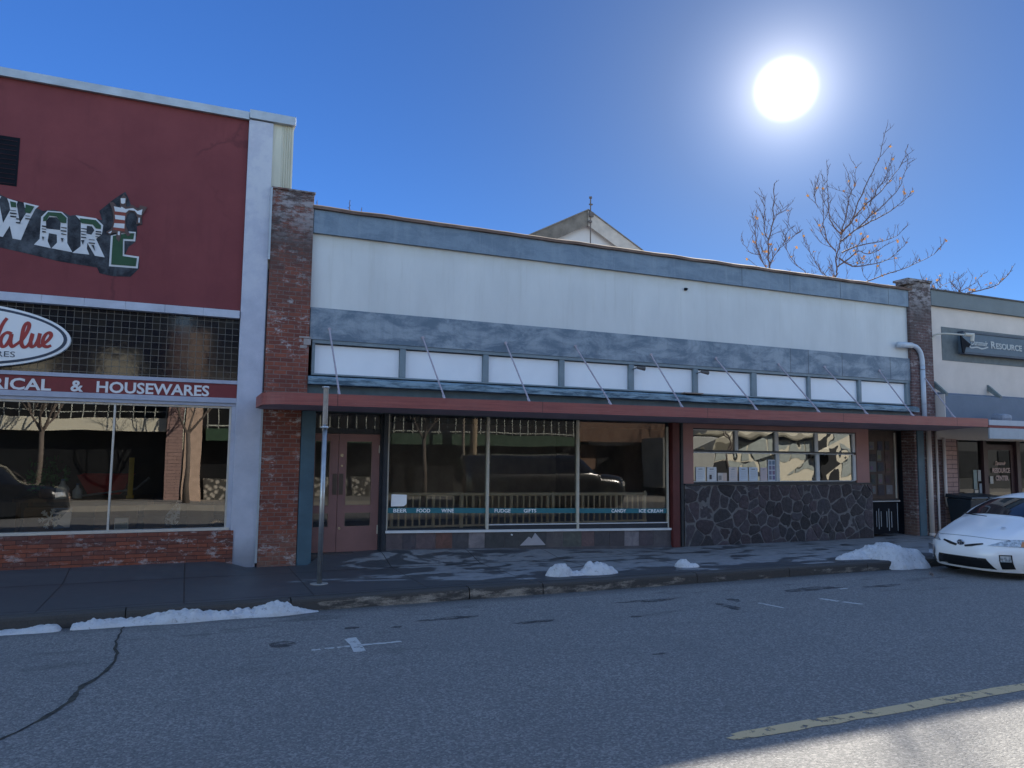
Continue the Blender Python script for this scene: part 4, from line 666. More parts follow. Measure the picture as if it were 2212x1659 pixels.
# interior of the low shop
w = MB(); w.box(1.5, 15.5, .35, 7.7, -.04, -.02); P(w, 'shop_floor', INTFL)
w = MB(); w.box(2.0, 9.9, 6.0, 6.05, 0, 3.6); w.box(9.9, 9.95, .25, 6, 0, 3.6); w.box(2.0, 15.5, .25, 6, 3.0, 3.02); w.box(9.97, 15.55, 3.0, 3.05, 0, 3); w.box(15.5, 15.55, .25, 3, 0, 3); w.box(1.95, 2.0, .3, 6, 0, 3); P(w, 'shop_partition', INTER)
rl = thing('wooden_railing', 'pale wooden railing with turned balusters standing behind the big shop window', 'railing', (5.8, .75, 0)); RW = plain('pale_rail_wood', (.84, .66, .44), .6, .2, 5)
w = MB(); w.tube([(3.45, .4, 1.0), (9.3, .4, .95)], .035, 8); w.box(3.45, 9.3, .38, .42, .36, .40); w.build('rail', RW, rl)
w = MB()
for i in range(42): x = 3.6+i*.137; w.tube([(x, .4, .38), (x, .4, .98)], .019 if i % 6 else .035, 6)
w.build('baluster', RW, rl)
for x in (3.5, 5.0, 7.0, 9.25): MB().box(x-.03, x+.03, .37, .43, -.02, 1.02).build('newel_post', RW, rl)
pp = thing('blank_paper', 'creased blank white sheet taped on the big window above BEER', 'paper', (3.64, .062, .8)); MB().prism([(3.495, .80), (3.50, 1.025), (3.79, 1.01), (3.79, .84), (3.74, .80)], .046, .049).build('sheet', DISPW, pp)
for i, (x, z0, wd, h) in enumerate(((10.345, 1.24, .255, .31), (10.65, 1.24, .26, .31), (10.945, 1.24, .25, .18), (11.26, 1.24, .235, .31), (11.545, 1.24, .25, .31), (11.83, 1.24, .255, .31), (12.16, 1.24, .20, .30), (12.39, 1.235, .22, .49))):
    lb = ['white notice with a grey heading, leftmost in the sliding window', 'white notice with a small dark portrait, second in the sliding window', 'low pair of small cards between two full notices in the sliding window', 'pinkish notice right of the low pair of cards in the sliding window', 'bluish lined notice fifth from the left in the sliding window', 'bluish lined notice sixth from the left in the sliding window', 'pink edged stacked leaflets left of the photo sheet in the sliding window', 'tall sheet with a grid of photos against the middle sash bar'][i]
    p_ = thing('window_notice', lb, 'notice', (x+wd/2, .02, z0), 'notices in the sliding window'); cb_ = ((.62, .66, .70), (.64, .66, .70), (.60, .55, .53), (.62, .57, .57), (.52, .60, .72), (.54, .62, .72), (.55, .47, .50), (.50, .56, .66))[i]
    MB().box(x, x+wd, .014, .018, z0, z0+h, cb_).build('sheet', VCOL, p_); w = MB(); k0 = (.30, .33, .38)
    if i == 7:
        for a in range(4):
            for b in range(2): w.box(x+.03+b*.10, x+.10+b*.10, .009, .013, z0+.03+a*.115, z0+.12+a*.115, (.12+.1*rnd.random(), .14+.1*rnd.random(), .22+.1*rnd.random()))
    elif i == 2: w.box(x+.02, x+.10, .009, .013, z0+.02, z0+.12, (.25, .25, .25)); w.box(x+.14, x+.23, .009, .013, z0, z0+.18, (.60, .48, .42))
    else:
        w.box(x+.07, x+wd-.08, .009, .013, z0+h-.06, z0+h-.035, k0)
        for a in range(5): w.box(x+.04, x+wd-.04-rnd.random()*.05, .009, .013, z0+.06+a*.036, z0+.067+a*.036, (.42, .46, .52))
        if i == 1: w.box(x+.06, x+.12, .005, .008, z0+.04, z0+.14, (.05, .04, .05))
    w.build('print', VCOL, p_)
# bills pinned on the board
PC = [(.10, .11, .13), (.14, .13, .12), (.07, .08, .12), (.12, .10, .10), (.15, .15, .15), (.045, .045, .07), (.11, .13, .12), (.16, .11, .10)]
pr = random.Random(4)
LB2 = [['ochre', 'pale grey', 'navy', 'dark'], ['grey green', 'near black', 'pale green grey', 'maroon'], ['olive', 'blue white', 'bright navy', 'rust'], ['brown', 'dark green', 'pale spotted', 'dark maroon'], ['russet', 'lilac grey', 'black oval on grey', 'ash grey']]
CC2 = [[(.12, .10, .07), (.17, .17, .17), (.03, .04, .08), (.03, .03, .04)], [(.10, .12, .11), (.025, .02, .03), (.16, .17, .15), (.09, .04, .045)], [(.12, .11, .06), (.15, .17, .19), (.035, .04, .07), (.13, .06, .05)], [(.09, .06, .05), (.05, .07, .06), (.17, .17, .16), (.05, .03, .04)], [(.11, .06, .045), (.19, .185, .20), (.035, .03, .05), (.19, .19, .21)]]
RN = ['top', 'second', 'middle', 'fourth', 'bottom']
for r_ in range(5):
    for c_ in range(4):
        x = 15.70+c_*.265+pr.uniform(-.02, .03); z = 2.0-r_*.285+pr.uniform(-.03, .03)
        CC2[r_][c_] = tuple(q*.62 for q in CC2[r_][c_]); o = MB().box(x, x+.19+pr.uniform(-.04, .05), .290-.0012*c_, .2955-.0012*c_, z, z+.24+pr.uniform(-.05, .03), CC2[r_][c_]); o.box(x+.03, x+.12, .282, .2855, z+.05, z+.13+pr.uniform(-.03, .03), tuple(q*pr.choice((.7, 1.3)) for q in CC2[r_][c_]))
        tag(o.build('pinned_bill', VCOL), f'{LB2[r_][c_]} bill in the {RN[r_]} row of the board in the right recess', 'poster', 'bills on the notice board')
# bare sign pole
sp = thing('sign_pole', 'bare galvanised sign pole without a sign, standing on the pavement before the brick pillar', 'pole', (1.88, -2.15, -.165))
w = MB(); w.tube([(1.88, -2.15, -.17), (1.885, -2.15, 2.20)], .037, 16); w.build('post', GALV, sp, smooth=True)
w = MB(); w.box(1.845, 1.868, -2.17, -2.145, 2.1, 2.78); w.box(1.905, 1.915, -2.19, -2.13, 2.13, 2.76); w.box(1.868, 1.905, -2.165, -2.155, 2.1, 2.78); w.build('upper_channel', GALV, sp)
w = MB(); w.tube([(1.88+.052*math.cos(a*PI/8), -2.155+.045*math.sin(a*PI/8), 2.16) for a in range(17)], .014, 6); w.tube([(1.88+.046*math.cos(a*PI/8), -2.155+.04*math.sin(a*PI/8), 2.765) for a in range(17)], .013, 6); w.build('clamp', plain('bright_zinc', (.7, .7, .68), .3, .1, 9, .1, 60, .7), sp)
MB().cyl((1.88, -2.15, -.165), .13, .018, n=20).build('base_collar', CONCF, sp)
# ---------------------------------------------------------------- resource centre (right)
rc = thing('resource_centre', 'cream rendered shop with grey green fascia, flat canopy and mansard box above it', 'building', (21, 0, 0))
P = lambda mb, n, mt, par=rc, **k: mb.build(n, mt, par, **k)
CRM = plain('cream_stucco', (.56, .50, .45), .9, .12, 1.6, .5, 90)
P(MB().box(17.957, 27.5, .0, .3, 2.3, 5.86), 'front_wall', CRM)
P(MB().box(17.957, 27.5, -.10, .32, 5.862, 6.27), 'fascia', plain('grey_green_fascia', (.13, .155, .165), .7, .15, 2)); P(MB().box(17.957, 27.5, -.13, .34, 6.272, 6.31), 'coping', plain('dark_coping', (.06, .05, .05), .7))
P(MB().box(17.96, 18.1, .3, 8, -.3, 6).box(27.3, 27.5, .3, 8, -.3, 6).box(18.1, 27.3, 7.8, 8, -.3, 6).box(18.1, 27.3, .3, 7.8, 5.6, 5.7), 'side_walls', INTER)
P(MB().box(18.42, 24.5, -.012, .0, 4.42, 5.33), 'sign_backboard', plain('backboard_olive_grey', (.13, .15, .155), .8))
P(MB().box(18.02, 27.5, -.34, -.002, 2.76, 3.46), 'mansard_box', plain('mansard_slate_blue', (.115, .15, .20), .7, .15, 2))
w = MB(); w.prism([(0, 3.46), (-.34, 3.46), (0, 3.55)], 18.02, 27.5, 'x'); P(w, 'mansard_top', plain('mansard_slate_blue', (.115, .15, .20), .7, .15, 2))
P(MB().box(17.985, 18.018, -.335, -.003, 2.76, 3.47), 'mansard_cheek', CRM)
for x in (18.03, 20.17, 22.3, 24.5): w = MB(); w.prism([(-.003, 3.84), (-.003, 3.68), (-.34, 3.42), (-.36, 3.5)], x, x+.08, 'x'); P(w, 'strut', plain('strut_grey', (.15, .18, .18), .7))
P(MB().box(17.965, 27.5, -1.5, -1.44, 2.63, 2.76), 'canopy_edge', plain('canopy_pale_blue', (.36, .40, .46), .6, .1)); P(MB().box(17.965, 27.5, -1.49, -1.44, 2.565, 2.628), 'canopy_red_line', BANDRED); P(MB().box(17.975, 27.5, -1.495, -1.46, 2.30, 2.563), 'canopy_valance', plain('valance_grey', (.34, .38, .42), .8, .1))
P(MB().box(17.965, 27.5, -1.43, -.342, 2.64, 2.75), 'canopy_deck', SOFF)
v_ = MB(); v_.box(19.32, 19.75, -.95, -.6, 2.76, 2.98); P(v_, 'roof_vent', plain('vent_grey', (.2, .23, .28), .6), bevel=.1)
P(MB().box(17.96, 18.28, -.01, .2, -.2, 2.3), 'brick_reveal', BRKR); P(MB().box(18.28, 18.81, -.02, .2, -.2, 2.32), 'brick_panel', BRKP)
for x0, z0, z1, r_ in ((17.885, -.1, 2.5, .03), (18.24, .55, 2.35, .04)): P(MB().tube([(x0, -.13 if x0 < 18 else -.08, z1), (x0, -.13 if x0 < 18 else -.08, z0+.3), (x0+(.06 if x0 > 18 else 0), -.13 if x0 < 18 else -.08, z0)], r_, 10), 'conduit', PIPEP, smooth=True)
for q in ((18.81, 18.85, .7), (19.86, 19.99, -.2), (21.25, 21.4, -.2), (23.6, 23.8, -.2)): P(MB().box(q[0], q[1], -.03, .15, q[2], 2.3), 'window_post', plain('dark_maroon_timber', (.045, .02, .025), .5))
for q in ((18.81, 19.86), (21.4, 27.5)): P(MB().box(q[0], q[1], -.01, .2, -.2, .698), 'riser', BRKR)
for a, b, c_ in ((18.85, 19.86, .7), (21.4, 23.6, .7), (23.8, 27.4, .7)): w = MB(); w.add([(a, .05, c_), (b, .05, c_), (b, .05, 2.3), (a, .05, 2.3)], [(0, 1, 2, 3)]); P(w, 'window_pane', MG)
dd = P(MB().box(19.99, 20.15, .05, .1, -.15, 2.2).box(21.1, 21.25, .05, .1, -.15, 2.2).box(20.15, 21.1, .05, .1, 2.05, 2.2).box(20.15, 21.1, .05, .1, -.15, .2), 'door', plain('dark_maroon_timber', (.045, .02, .025), .5))
w = MB(); w.add([(20.15, .07, .2), (21.1, .07, .2), (21.1, .07, 2.05), (20.15, .07, 2.05)], [(0, 1, 2, 3)]); gd = w.build('door_glass', MG, dd)
TXG = plain('door_gold_letter', (.42, .30, .27), .6, .1)
text('Dunsmuir', .15, 20.42, .045, 1.64, TXG, 'door_lettering', gd, width=.45, shear=.4, bold=.003); text('RESOURCE', .18, 20.30, .045, 1.43, TXG, 'door_lettering', gd, width=.74, bold=.006); text('CENTER', .18, 20.42, .045, 1.22, TXG, 'door_lettering', gd, width=.54, bold=.006)
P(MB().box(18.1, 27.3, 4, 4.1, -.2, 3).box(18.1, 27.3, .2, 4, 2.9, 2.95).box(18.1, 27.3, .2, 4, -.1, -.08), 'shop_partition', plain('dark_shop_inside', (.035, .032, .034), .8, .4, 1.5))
for x, z0, z1, wd, c_, lb in ((19.50, .98, 1.50, .14, (.20, .25, .24), 'long green grey leaflet taped left in the window beside the dark door'), (19.68, 1.20, 1.50, .12, (.33, .34, .33), 'pale card upper right in the window beside the dark door'), (19.52, .80, .96, .15, (.42, .40, .36), 'cream card below the long leaflet in the window beside the dark door'), (19.72, .74, 1.14, .10, (.22, .26, .30), 'narrow blue grey leaflet in the window beside the dark door'), (20.17, 1.13, 1.33, .13, (.42, .40, .36), 'cream card taped on the dark door below its lettering')):
    tag(MB().box(x, x+wd, .03, .035, z0, z1, c_).build('taped_leaflet', VCOL), lb, 'notice', 'leaflets on the right hand shop front')
sg = thing('shop_sign_board', 'long dark blue shop sign board with raised pale lettering on the cream wall', 'sign', (21, -.02, 4.6))
sb_ = MB().box(19.05, 24.0, -.16, -.013, 4.67, 5.19).build('board', plain('sign_deep_blue', (.075, .11, .145), .6, .15), sg, bevel=.01)
MB().box(19.05, 24.0, -.18, -.012, 5.192, 5.24).box(19.05, 24.0, -.18, -.012, 4.62, 4.668).build('board_moulding', plain('sign_moulding', (.05, .065, .09), .6), sg)
GOLD = plain('sign_letter_grey_gold', (.36, .38, .38), .5, .15)
text('Dunsmuir', .20, 19.36, -.165, 4.88, GOLD, 'raised_letters', sb_, width=.68, shear=.35, bold=.004, depth=.02)
stroke([(19.30, 4.85), (19.36, 4.80), (19.6, 4.83), (19.8, 4.80), (20.05, 4.86)], .03, -.17, 'flourish', GOLD, sb_)
text('R', .27, 20.17, -.165, 4.84, GOLD, 'raised_letters', sb_, width=.19, bold=.006, depth=.02); text('ESOURCE', .22, 20.38, -.165, 4.84, GOLD, 'raised_letters', sb_, width=1.10, bold=.006, depth=.02)
text('C', .27, 21.58, -.165, 4.84, GOLD, 'raised_letters', sb_, width=.2, bold=.006, depth=.02); text('ENTER', .22, 21.80, -.165, 4.84, GOLD, 'raised_letters', sb_, width=.8, bold=.006, depth=.02)
lg = thing('mountain_logo', 'dark torn looking mountain logo at the left end of the blue sign board', 'emblem', (19.1, -.19, 4.7)); MB().prism([(18.90, 5.10), (18.98, 5.05), (19.28, 4.88), (19.22, 4.80), (19.10, 4.82), (19.02, 4.62), (18.95, 4.66), (18.92, 4.9)], -.21, -.185).build('logo_plate', BLACKM, lg)
wl = thing('wall_lamp', 'pale arm lamp reaching out over the left end of the blue sign board', 'lamp', (18.2, -.05, 5.1)); MB().tube(smoothline([(18.02, -.02, 5.0), (18.06, -.1, 5.07), (18.2, -.3, 5.08), (18.62, -.62, 5.02)], 4), .022, 8).build('arm', CREAMT, wl); MB().tube([(18.55, -.58, 5.04), (18.72, -.66, 5.03), (18.70, -.66, 4.86)], [.05, .065, .045], 10).build('lamp_head', CREAMT, wl); MB().cyl((18.04, -.03, 4.99), .06, .03, 'y', 14).build('wall_plate', CREAMT, wl)
# wheeled bins
BIN = plain('bin_dark_navy', (.016, .024, .034), .4, .2)
def bin_(x, lb):
    t_ = thing('wheeled_bin', lb, 'bin', (x, -.5, -.17), 'wheeled bins beside the rain pipe'); w = MB(); z0 = -.1
    w.add([(x-.24, -.72, z0), (x+.24, -.72, z0), (x+.24, -.25, z0), (x-.24, -.25, z0), (x-.30, -.82, .78), (x+.30, -.82, .78), (x+.30, -.15, .78), (x-.30, -.15, .78)], [(0, 3, 2, 1), (0, 1, 5, 4), (1, 2, 6, 5), (2, 3, 7, 6), (3, 0, 4, 7), (4, 5, 6, 7)]); w.build('bin_body', BIN, t_, bevel=.02)
    l_ = MB(); l_.add([(x-.32, -.86, .79), (x+.32, -.86, .79), (x+.32, -.12, .80), (x-.32, -.12, .80), (x-.31, -.84, .84), (x+.31, -.84, .84), (x+.30, -.14, .90), (x-.30, -.14, .90)], [(0, 3, 2, 1), (0, 1, 5, 4), (1, 2, 6, 5), (2, 3, 7, 6), (3, 0, 4, 7), (4, 5, 6, 7)]); l_.build('lid', BIN, t_, bevel=.015)
    for s_ in (-.26, .22): MB().cyl((x+s_, -.2, -.05), .1, .04, 'x', 14).build('wheel', BLACKM, t_)
    MB().tube([(x-.2, -.09, .8), (x+.2, -.09, .8)], .014, 8).build('handle', BIN, t_)
bin_(18.45, 'dark wheeled bin just right of the rain pipes'); bin_(19.12, 'dark wheeled bin farther right, half behind the white car')
# ---------------------------------------------------------------- gabled house behind and trees
gh = thing('gabled_house', 'pale gable with broad weathered bargeboards rising behind the low shop roof', 'house', (12.6, 9, 0)); PW = plain('pale_barge_board', (.40, .37, .33), .8, .25, 3, .3)
gx, gz, gs, bt = 12.62, 10.42, .53, .55; GW = plain('gable_white', (.50, .50, .50), .8, .1, 2)
w = MB(); w.prism([(gx-4, 0), (gx+4, 0), (gx+4, gz-.3-4*gs), (gx, gz-.3), (gx-4, gz-.3-4*gs)], 9.2, 9.4); w.box(gx-4, gx-3.8, 9.4, 17, 0, gz-.3-4*gs).box(gx+3.8, gx+4, 9.4, 17, 0, gz-.3-4*gs); w.build('gable_wall', GW, gh)
for s_, mt, nm in ((-1, plain('weathered_barge_board', (.15, .135, .115), .9, .6, 2.2, .3), 'left bargeboard, dark and weathered'), (1, PW, None)):
    w = MB(); w.prism([(gx, gz), (gx+s_*4.4, gz-4.4*gs), (gx+s_*4.4, gz-4.4*gs-bt), (gx+.02*s_, gz-bt)], 8.98, 9.03); w.build('bargeboard', mt, gh, label=nm)
    w = MB(); w.add([(gx, 8.94, gz+.04), (gx+s_*4.5, 8.94, gz+.04-4.5*gs), (gx+s_*4.5, 17, gz+.04-4.5*gs), (gx, 17, gz+.04), (gx, 8.94, gz), (gx+s_*4.5, 8.94, gz-4.5*gs), (gx+s_*4.5, 17, gz-4.5*gs), (gx, 17, gz)], [(0, 1, 2, 3), (7, 6, 5, 4), (4, 5, 1, 0), (5, 6, 2, 1), (7, 4, 0, 3), (3, 2, 6, 7)]); w.build('roof_slope', plain('roof_grey', (.16, .15, .14), .9), gh)
gp = MB(); gp.tube([(gx+.07, 8.92, 9.2), (gx+.07, 8.92, 10.86)], .022, 8); gp.tube([(gx+.07, 8.92, 10.84), (gx+.07, 8.92, 10.90)], .055, 8); gp.box(gx+.02, gx+.14, 8.88, 8.95, 10.60, 10.64); gp.box(gx, gx+.17, 8.86, 8.93, 10.17, 10.33); gp.box(gx-.02, gx+.1, 8.86, 8.93, 9.95, 10.02); gp.build('vent_mast', plain('mast_brown', (.10, .085, .08), .7), gh)
def mktree(lines, name, lb, seed, base, y0, rbase, leafn, zmin):
    rr = random.Random(seed); t_ = thing(name, lb, 'tree', (base[0], y0, -.2), 'bare trees behind the shops'); tr_ = MB(); br = MB(); lf = MB(); tips = []
    top = max(p[1] for l in lines for p in l)
    for li, l in enumerate(lines):
        dy = rr.uniform(-.16, .16) if li else 0; p = smoothline(l, 4); L_ = sum(math.dist(p[i], p[i+1]) for i in range(len(p)-1)); s_ = 0; pts = []; rad = []
        r0 = (rbase if li == 0 else rbase*.24*min(1, L_/4.5)+.010)
        for i, q in enumerate(p):
            if i: s_ += math.dist(p[i-1], q)
            pts.append(Vector((q[0]+.03*rr.uniform(-1, 1), y0+dy*s_+.04*rr.uniform(-1, 1), q[1]))); rad.append(max(.009, r0*(1-(s_/L_)*(.8 if li == 0 else .8))))
        (tr_ if li == 0 else br).tube(pts, rad, 6)
        d = 0; side0 = 1
        def twig(p0, dr_, ln, r_, dep):
            nonlocal side0
            side0 = -side0; v_ = (dr_*.75+Vector((side0*rr.uniform(.35, 1), rr.uniform(-.5, .5), rr.uniform(-.1, .6)))).normalized(); q = [p0]; n_ = max(3, int(ln/.11))
            for k in range(n_): v_ = (v_+Vector((rr.uniform(-.22, .22), rr.uniform(-.15, .15), rr.uniform(-.05, .22)))).normalized(); q.append(q[-1]+v_*ln/n_)
            br.tube(q, [r_*(1-.6*k/n_) for k in range(n_+1)], 4, cap=False); tips.append(q[-1])
            if dep < 2 and ln > .22:
                for k in range(1, n_, 2 if dep else 1):
                    if rr.random() < .7: twig(q[k], v_, ln*rr.uniform(.2, .5), r_*.7, dep+1)
        for i in range(1, len(pts)):
            d += (pts[i]-pts[i-1]).length
            if pts[i].z > zmin and d > .12:
                d = 0; twig(pts[i], (pts[i]-pts[i-1]).normalized(), rr.uniform(.15, 1.25)*(1.15-.75*i/len(pts)), .0125, 0)
        tips += [pts[-1]]*2
    for tp in rr.sample(tips, min(leafn, len(tips))):
        for _ in range(rr.choice((1, 1, 1, 2))):
            c_ = tp+Vector((rr.uniform(-.06, .06), rr.uniform(-.05, .05), rr.uniform(-.14, .0))); a = Vector((rr.gauss(0, 1), rr.gauss(0, 1), rr.gauss(0, 1))).normalized()*.085; b = a.cross(Vector((rr.gauss(0, 1), rr.gauss(0, 1), rr.gauss(0, 1)))).normalized()*.06
            n3 = a.cross(b).normalized()*.03; lf.add([c_-a, c_-a*.1+b, c_+a*.2+b*.3+n3, c_+a+b*.5, c_+a*.4-b*.2+n3, c_+a*.5-b, c_-a*.5-b*.7], [(0, 1, 2), (0, 2, 4), (2, 3, 4), (0, 4, 5), (0, 5, 6)])
    tr_.build('trunk', BARK, t_, smooth=True); br.build('branches', BARK, t_); lf.build('dry_leaves', LEAF, t_)
TM[0] = [(25.3, -.2), (25.35, 4), (25.42, 7)]+TM[0]
mktree(TM, 'bare_tree', 'tallest bare tree with a few orange leaves above the right half of the low shop', 3, (25.3, 0), 10, .11, 70, 9)
TL[0] = [(22.3, -.2), (22.25, 4), (22.2, 7)]+TL[0]
mktree(TL, 'bare_tree', 'smaller bare tree left of the tallest one, below the sun', 5, (22.3, 0), 10, .08, 18, 9)
TR[0] = [(34.2, -.2), (34.1, 4)]+TR[0]
mktree(TR, 'bare_tree', 'low spreading bare tree with orange leaves just over the right hand shop roof', 8, (34.2, 0), 10, .08, 26, 9)
CONI = plain('conifer_needles', (.03, .05, .045), .9, .4, 5)
for i, (x, y, h, lb) in enumerate(((10.6, 60, 26.5, 'faint far conifer top closest to the tall brick pillar'), (13.8, 60, 27.0, 'tallest far conifer top left over the low shop roof'), (15.0, 60, 26.4, 'short far conifer top right of the tallest one'))):
    t_ = thing('conifer', lb, 'tree', (x, y, -.5), 'far conifers'); MB().tube([(x, y, -.5), (x, y, h)], [.4, .03], 8).build('trunk', BARK, t_); w = MB(); rr = random.Random(i)
    for k in range(520):
        z = h-((k/520)**.8)*(h-4); r_ = .10+(h-z)*.17; a = rr.uniform(0, 2*PI); e = Vector((math.cos(a), math.sin(a), -.25))*r_*rr.uniform(.7, 1.1); s_ = Vector((-math.sin(a), math.cos(a), 0))*(.05+r_*.14); b0 = Vector((x, y, z)); w.add([b0, b0+e*.6+s_, b0+e, b0+e*.6-s_], [(0, 1, 2, 3)])
    w.build('crown', CONI, t_)
# ---------------------------------------------------------------- old snow
def snow(name, lb, x0, x1, y0, y1, hfn, base, nx=60, ny=26, grp=None):
    w = MB(); v = []
    for i in range(nx+1):
        for j in range(ny+1):
            x = x0+(x1-x0)*i/nx; y = y0+(y1-y0)*j/ny; h = hfn(x, y); b = base(x, y)
            h = max(-.03, h+(.045*(abs(noise.noise((x*8, y*8, 1)))-.2)+.022*noise.noise((x*23, y*23, 4))+.03*noise.noise((x*4, y*4, 9)))*min(1, max(.12, h*14))); v.append((x, y, b+h))
    f = [(i*(ny+1)+j, (i+1)*(ny+1)+j, (i+1)*(ny+1)+j+1, i*(ny+1)+j+1) for i in range(nx) for j in range(ny) if max(v[i*(ny+1)+j][2]-base(*v[i*(ny+1)+j][:2]), v[(i+1)*(ny+1)+j+1][2]-base(*v[(i+1)*(ny+1)+j+1][:2])) > -.02]
    w.add(v, f); o = w.build(name, SNOW, smooth=True); bm = bmesh.new(); bm.from_mesh(o.data); bmesh.ops.delete(bm, geom=[q for q in bm.verts if not q.link_faces], context='VERTS'); bm.to_mesh(o.data); bm.free(); return tag(o, lb, 'snow', grp)
def blob(cx, cy, rx, ry, h, p=1.6):
    def f(x, y): d = ((x-cx)/rx)**2+((y-cy)/ry)**2; return h*max(0, 1-d)**(1/p)-(.05 if d > 1 else 0)
    return f
mx_ = lambda *fs: (lambda x, y: max(f(x, y) for f in fs))
def zk(x, y): return zs(x, y) if y > -3.1 else (zr(y) if y < -3.2 else zr(-3.2)+(zs(x, -3.05)-zr(-3.2))*ss(-3.2, -3.1, y))
snow('snow_mound', 'pair of small snow peaks on the pavement before the big window', 5.25, 6.95, -2.95, -2.3, mx_(blob(5.62, -2.64, .25, .18, .20, 1), blob(6.3, -2.68, .38, .19, .17, 1.1), blob(6.15, -2.66, .14, .12, .20, 1), blob(5.9, -2.7, .25, .10, .05)), zs, 90, 36, 'old snow heaps')
snow('snow_mound', 'smallest snow lump on the pavement below the stone wall', 7.85, 8.6, -2.8, -2.3, mx_(blob(8.12, -2.52, .16, .13, .13, 1.6), blob(8.24, -2.6, .17, .10, .06)), zs, 40, 26, 'old snow heaps')
bigh = mx_(blob(12.72, -2.86, .48, .50, .29, 1.25), blob(12.45, -2.76, .42, .28, .22, 1.2), blob(12.1, -2.74, .48, .20, .15, 1.2), blob(11.66, -2.78, .2, .10, .08), blob(13.15, -2.92, .42, .45, .17, 1.2), blob(12.9, -2.6, .2, .16, .25, 1))
zk = lambda x, y: zs(x, max(y, -3.04))+(zr(-3.35)-zs(x, -3.04))*ss(-3.0, -3.32, y)
snow('snow_heap', 'largest snow heap spilling over the kerb beside the white car', 11.3, 13.9, -3.55, -2.2, bigh, zk, 120, 70, 'old snow heaps')
def bank(x, y):
    top = .062+.045*noise.noise((x*.8, 0, 5))+.02*noise.noise((x*3, 0, 2)); top += .07*math.exp(-((x-1.15)/.35)**2)+.075*math.exp(-((x-.05)/.3)**2)-.10*math.exp(-((x+1.22)/.05)**2)
    top *= ss(1.75, 1.3, x); e = .10+.09*max(0, top)/.12; c_ = -3.235; d = abs((y-c_)/e); return top*max(0, 1-d**2)**.55-(.04 if d > 1 else 0)
rz = lambda x, y: zr(min(y, -3.2))-.003
snow('snow_bank', 'long low snow bank in the gutter below the hardware store', -1.16, 1.8, -3.47, -3.2, bank, rz, 220, 22, 'snow along the gutter')
snow('snow_bank', 'short snow bank in the gutter at the left edge of the picture', -4.5, -1.2, -3.52, -3.2, lambda x, y: bank(x, y+.03)*1.05, rz, 150, 22, 'snow along the gutter')
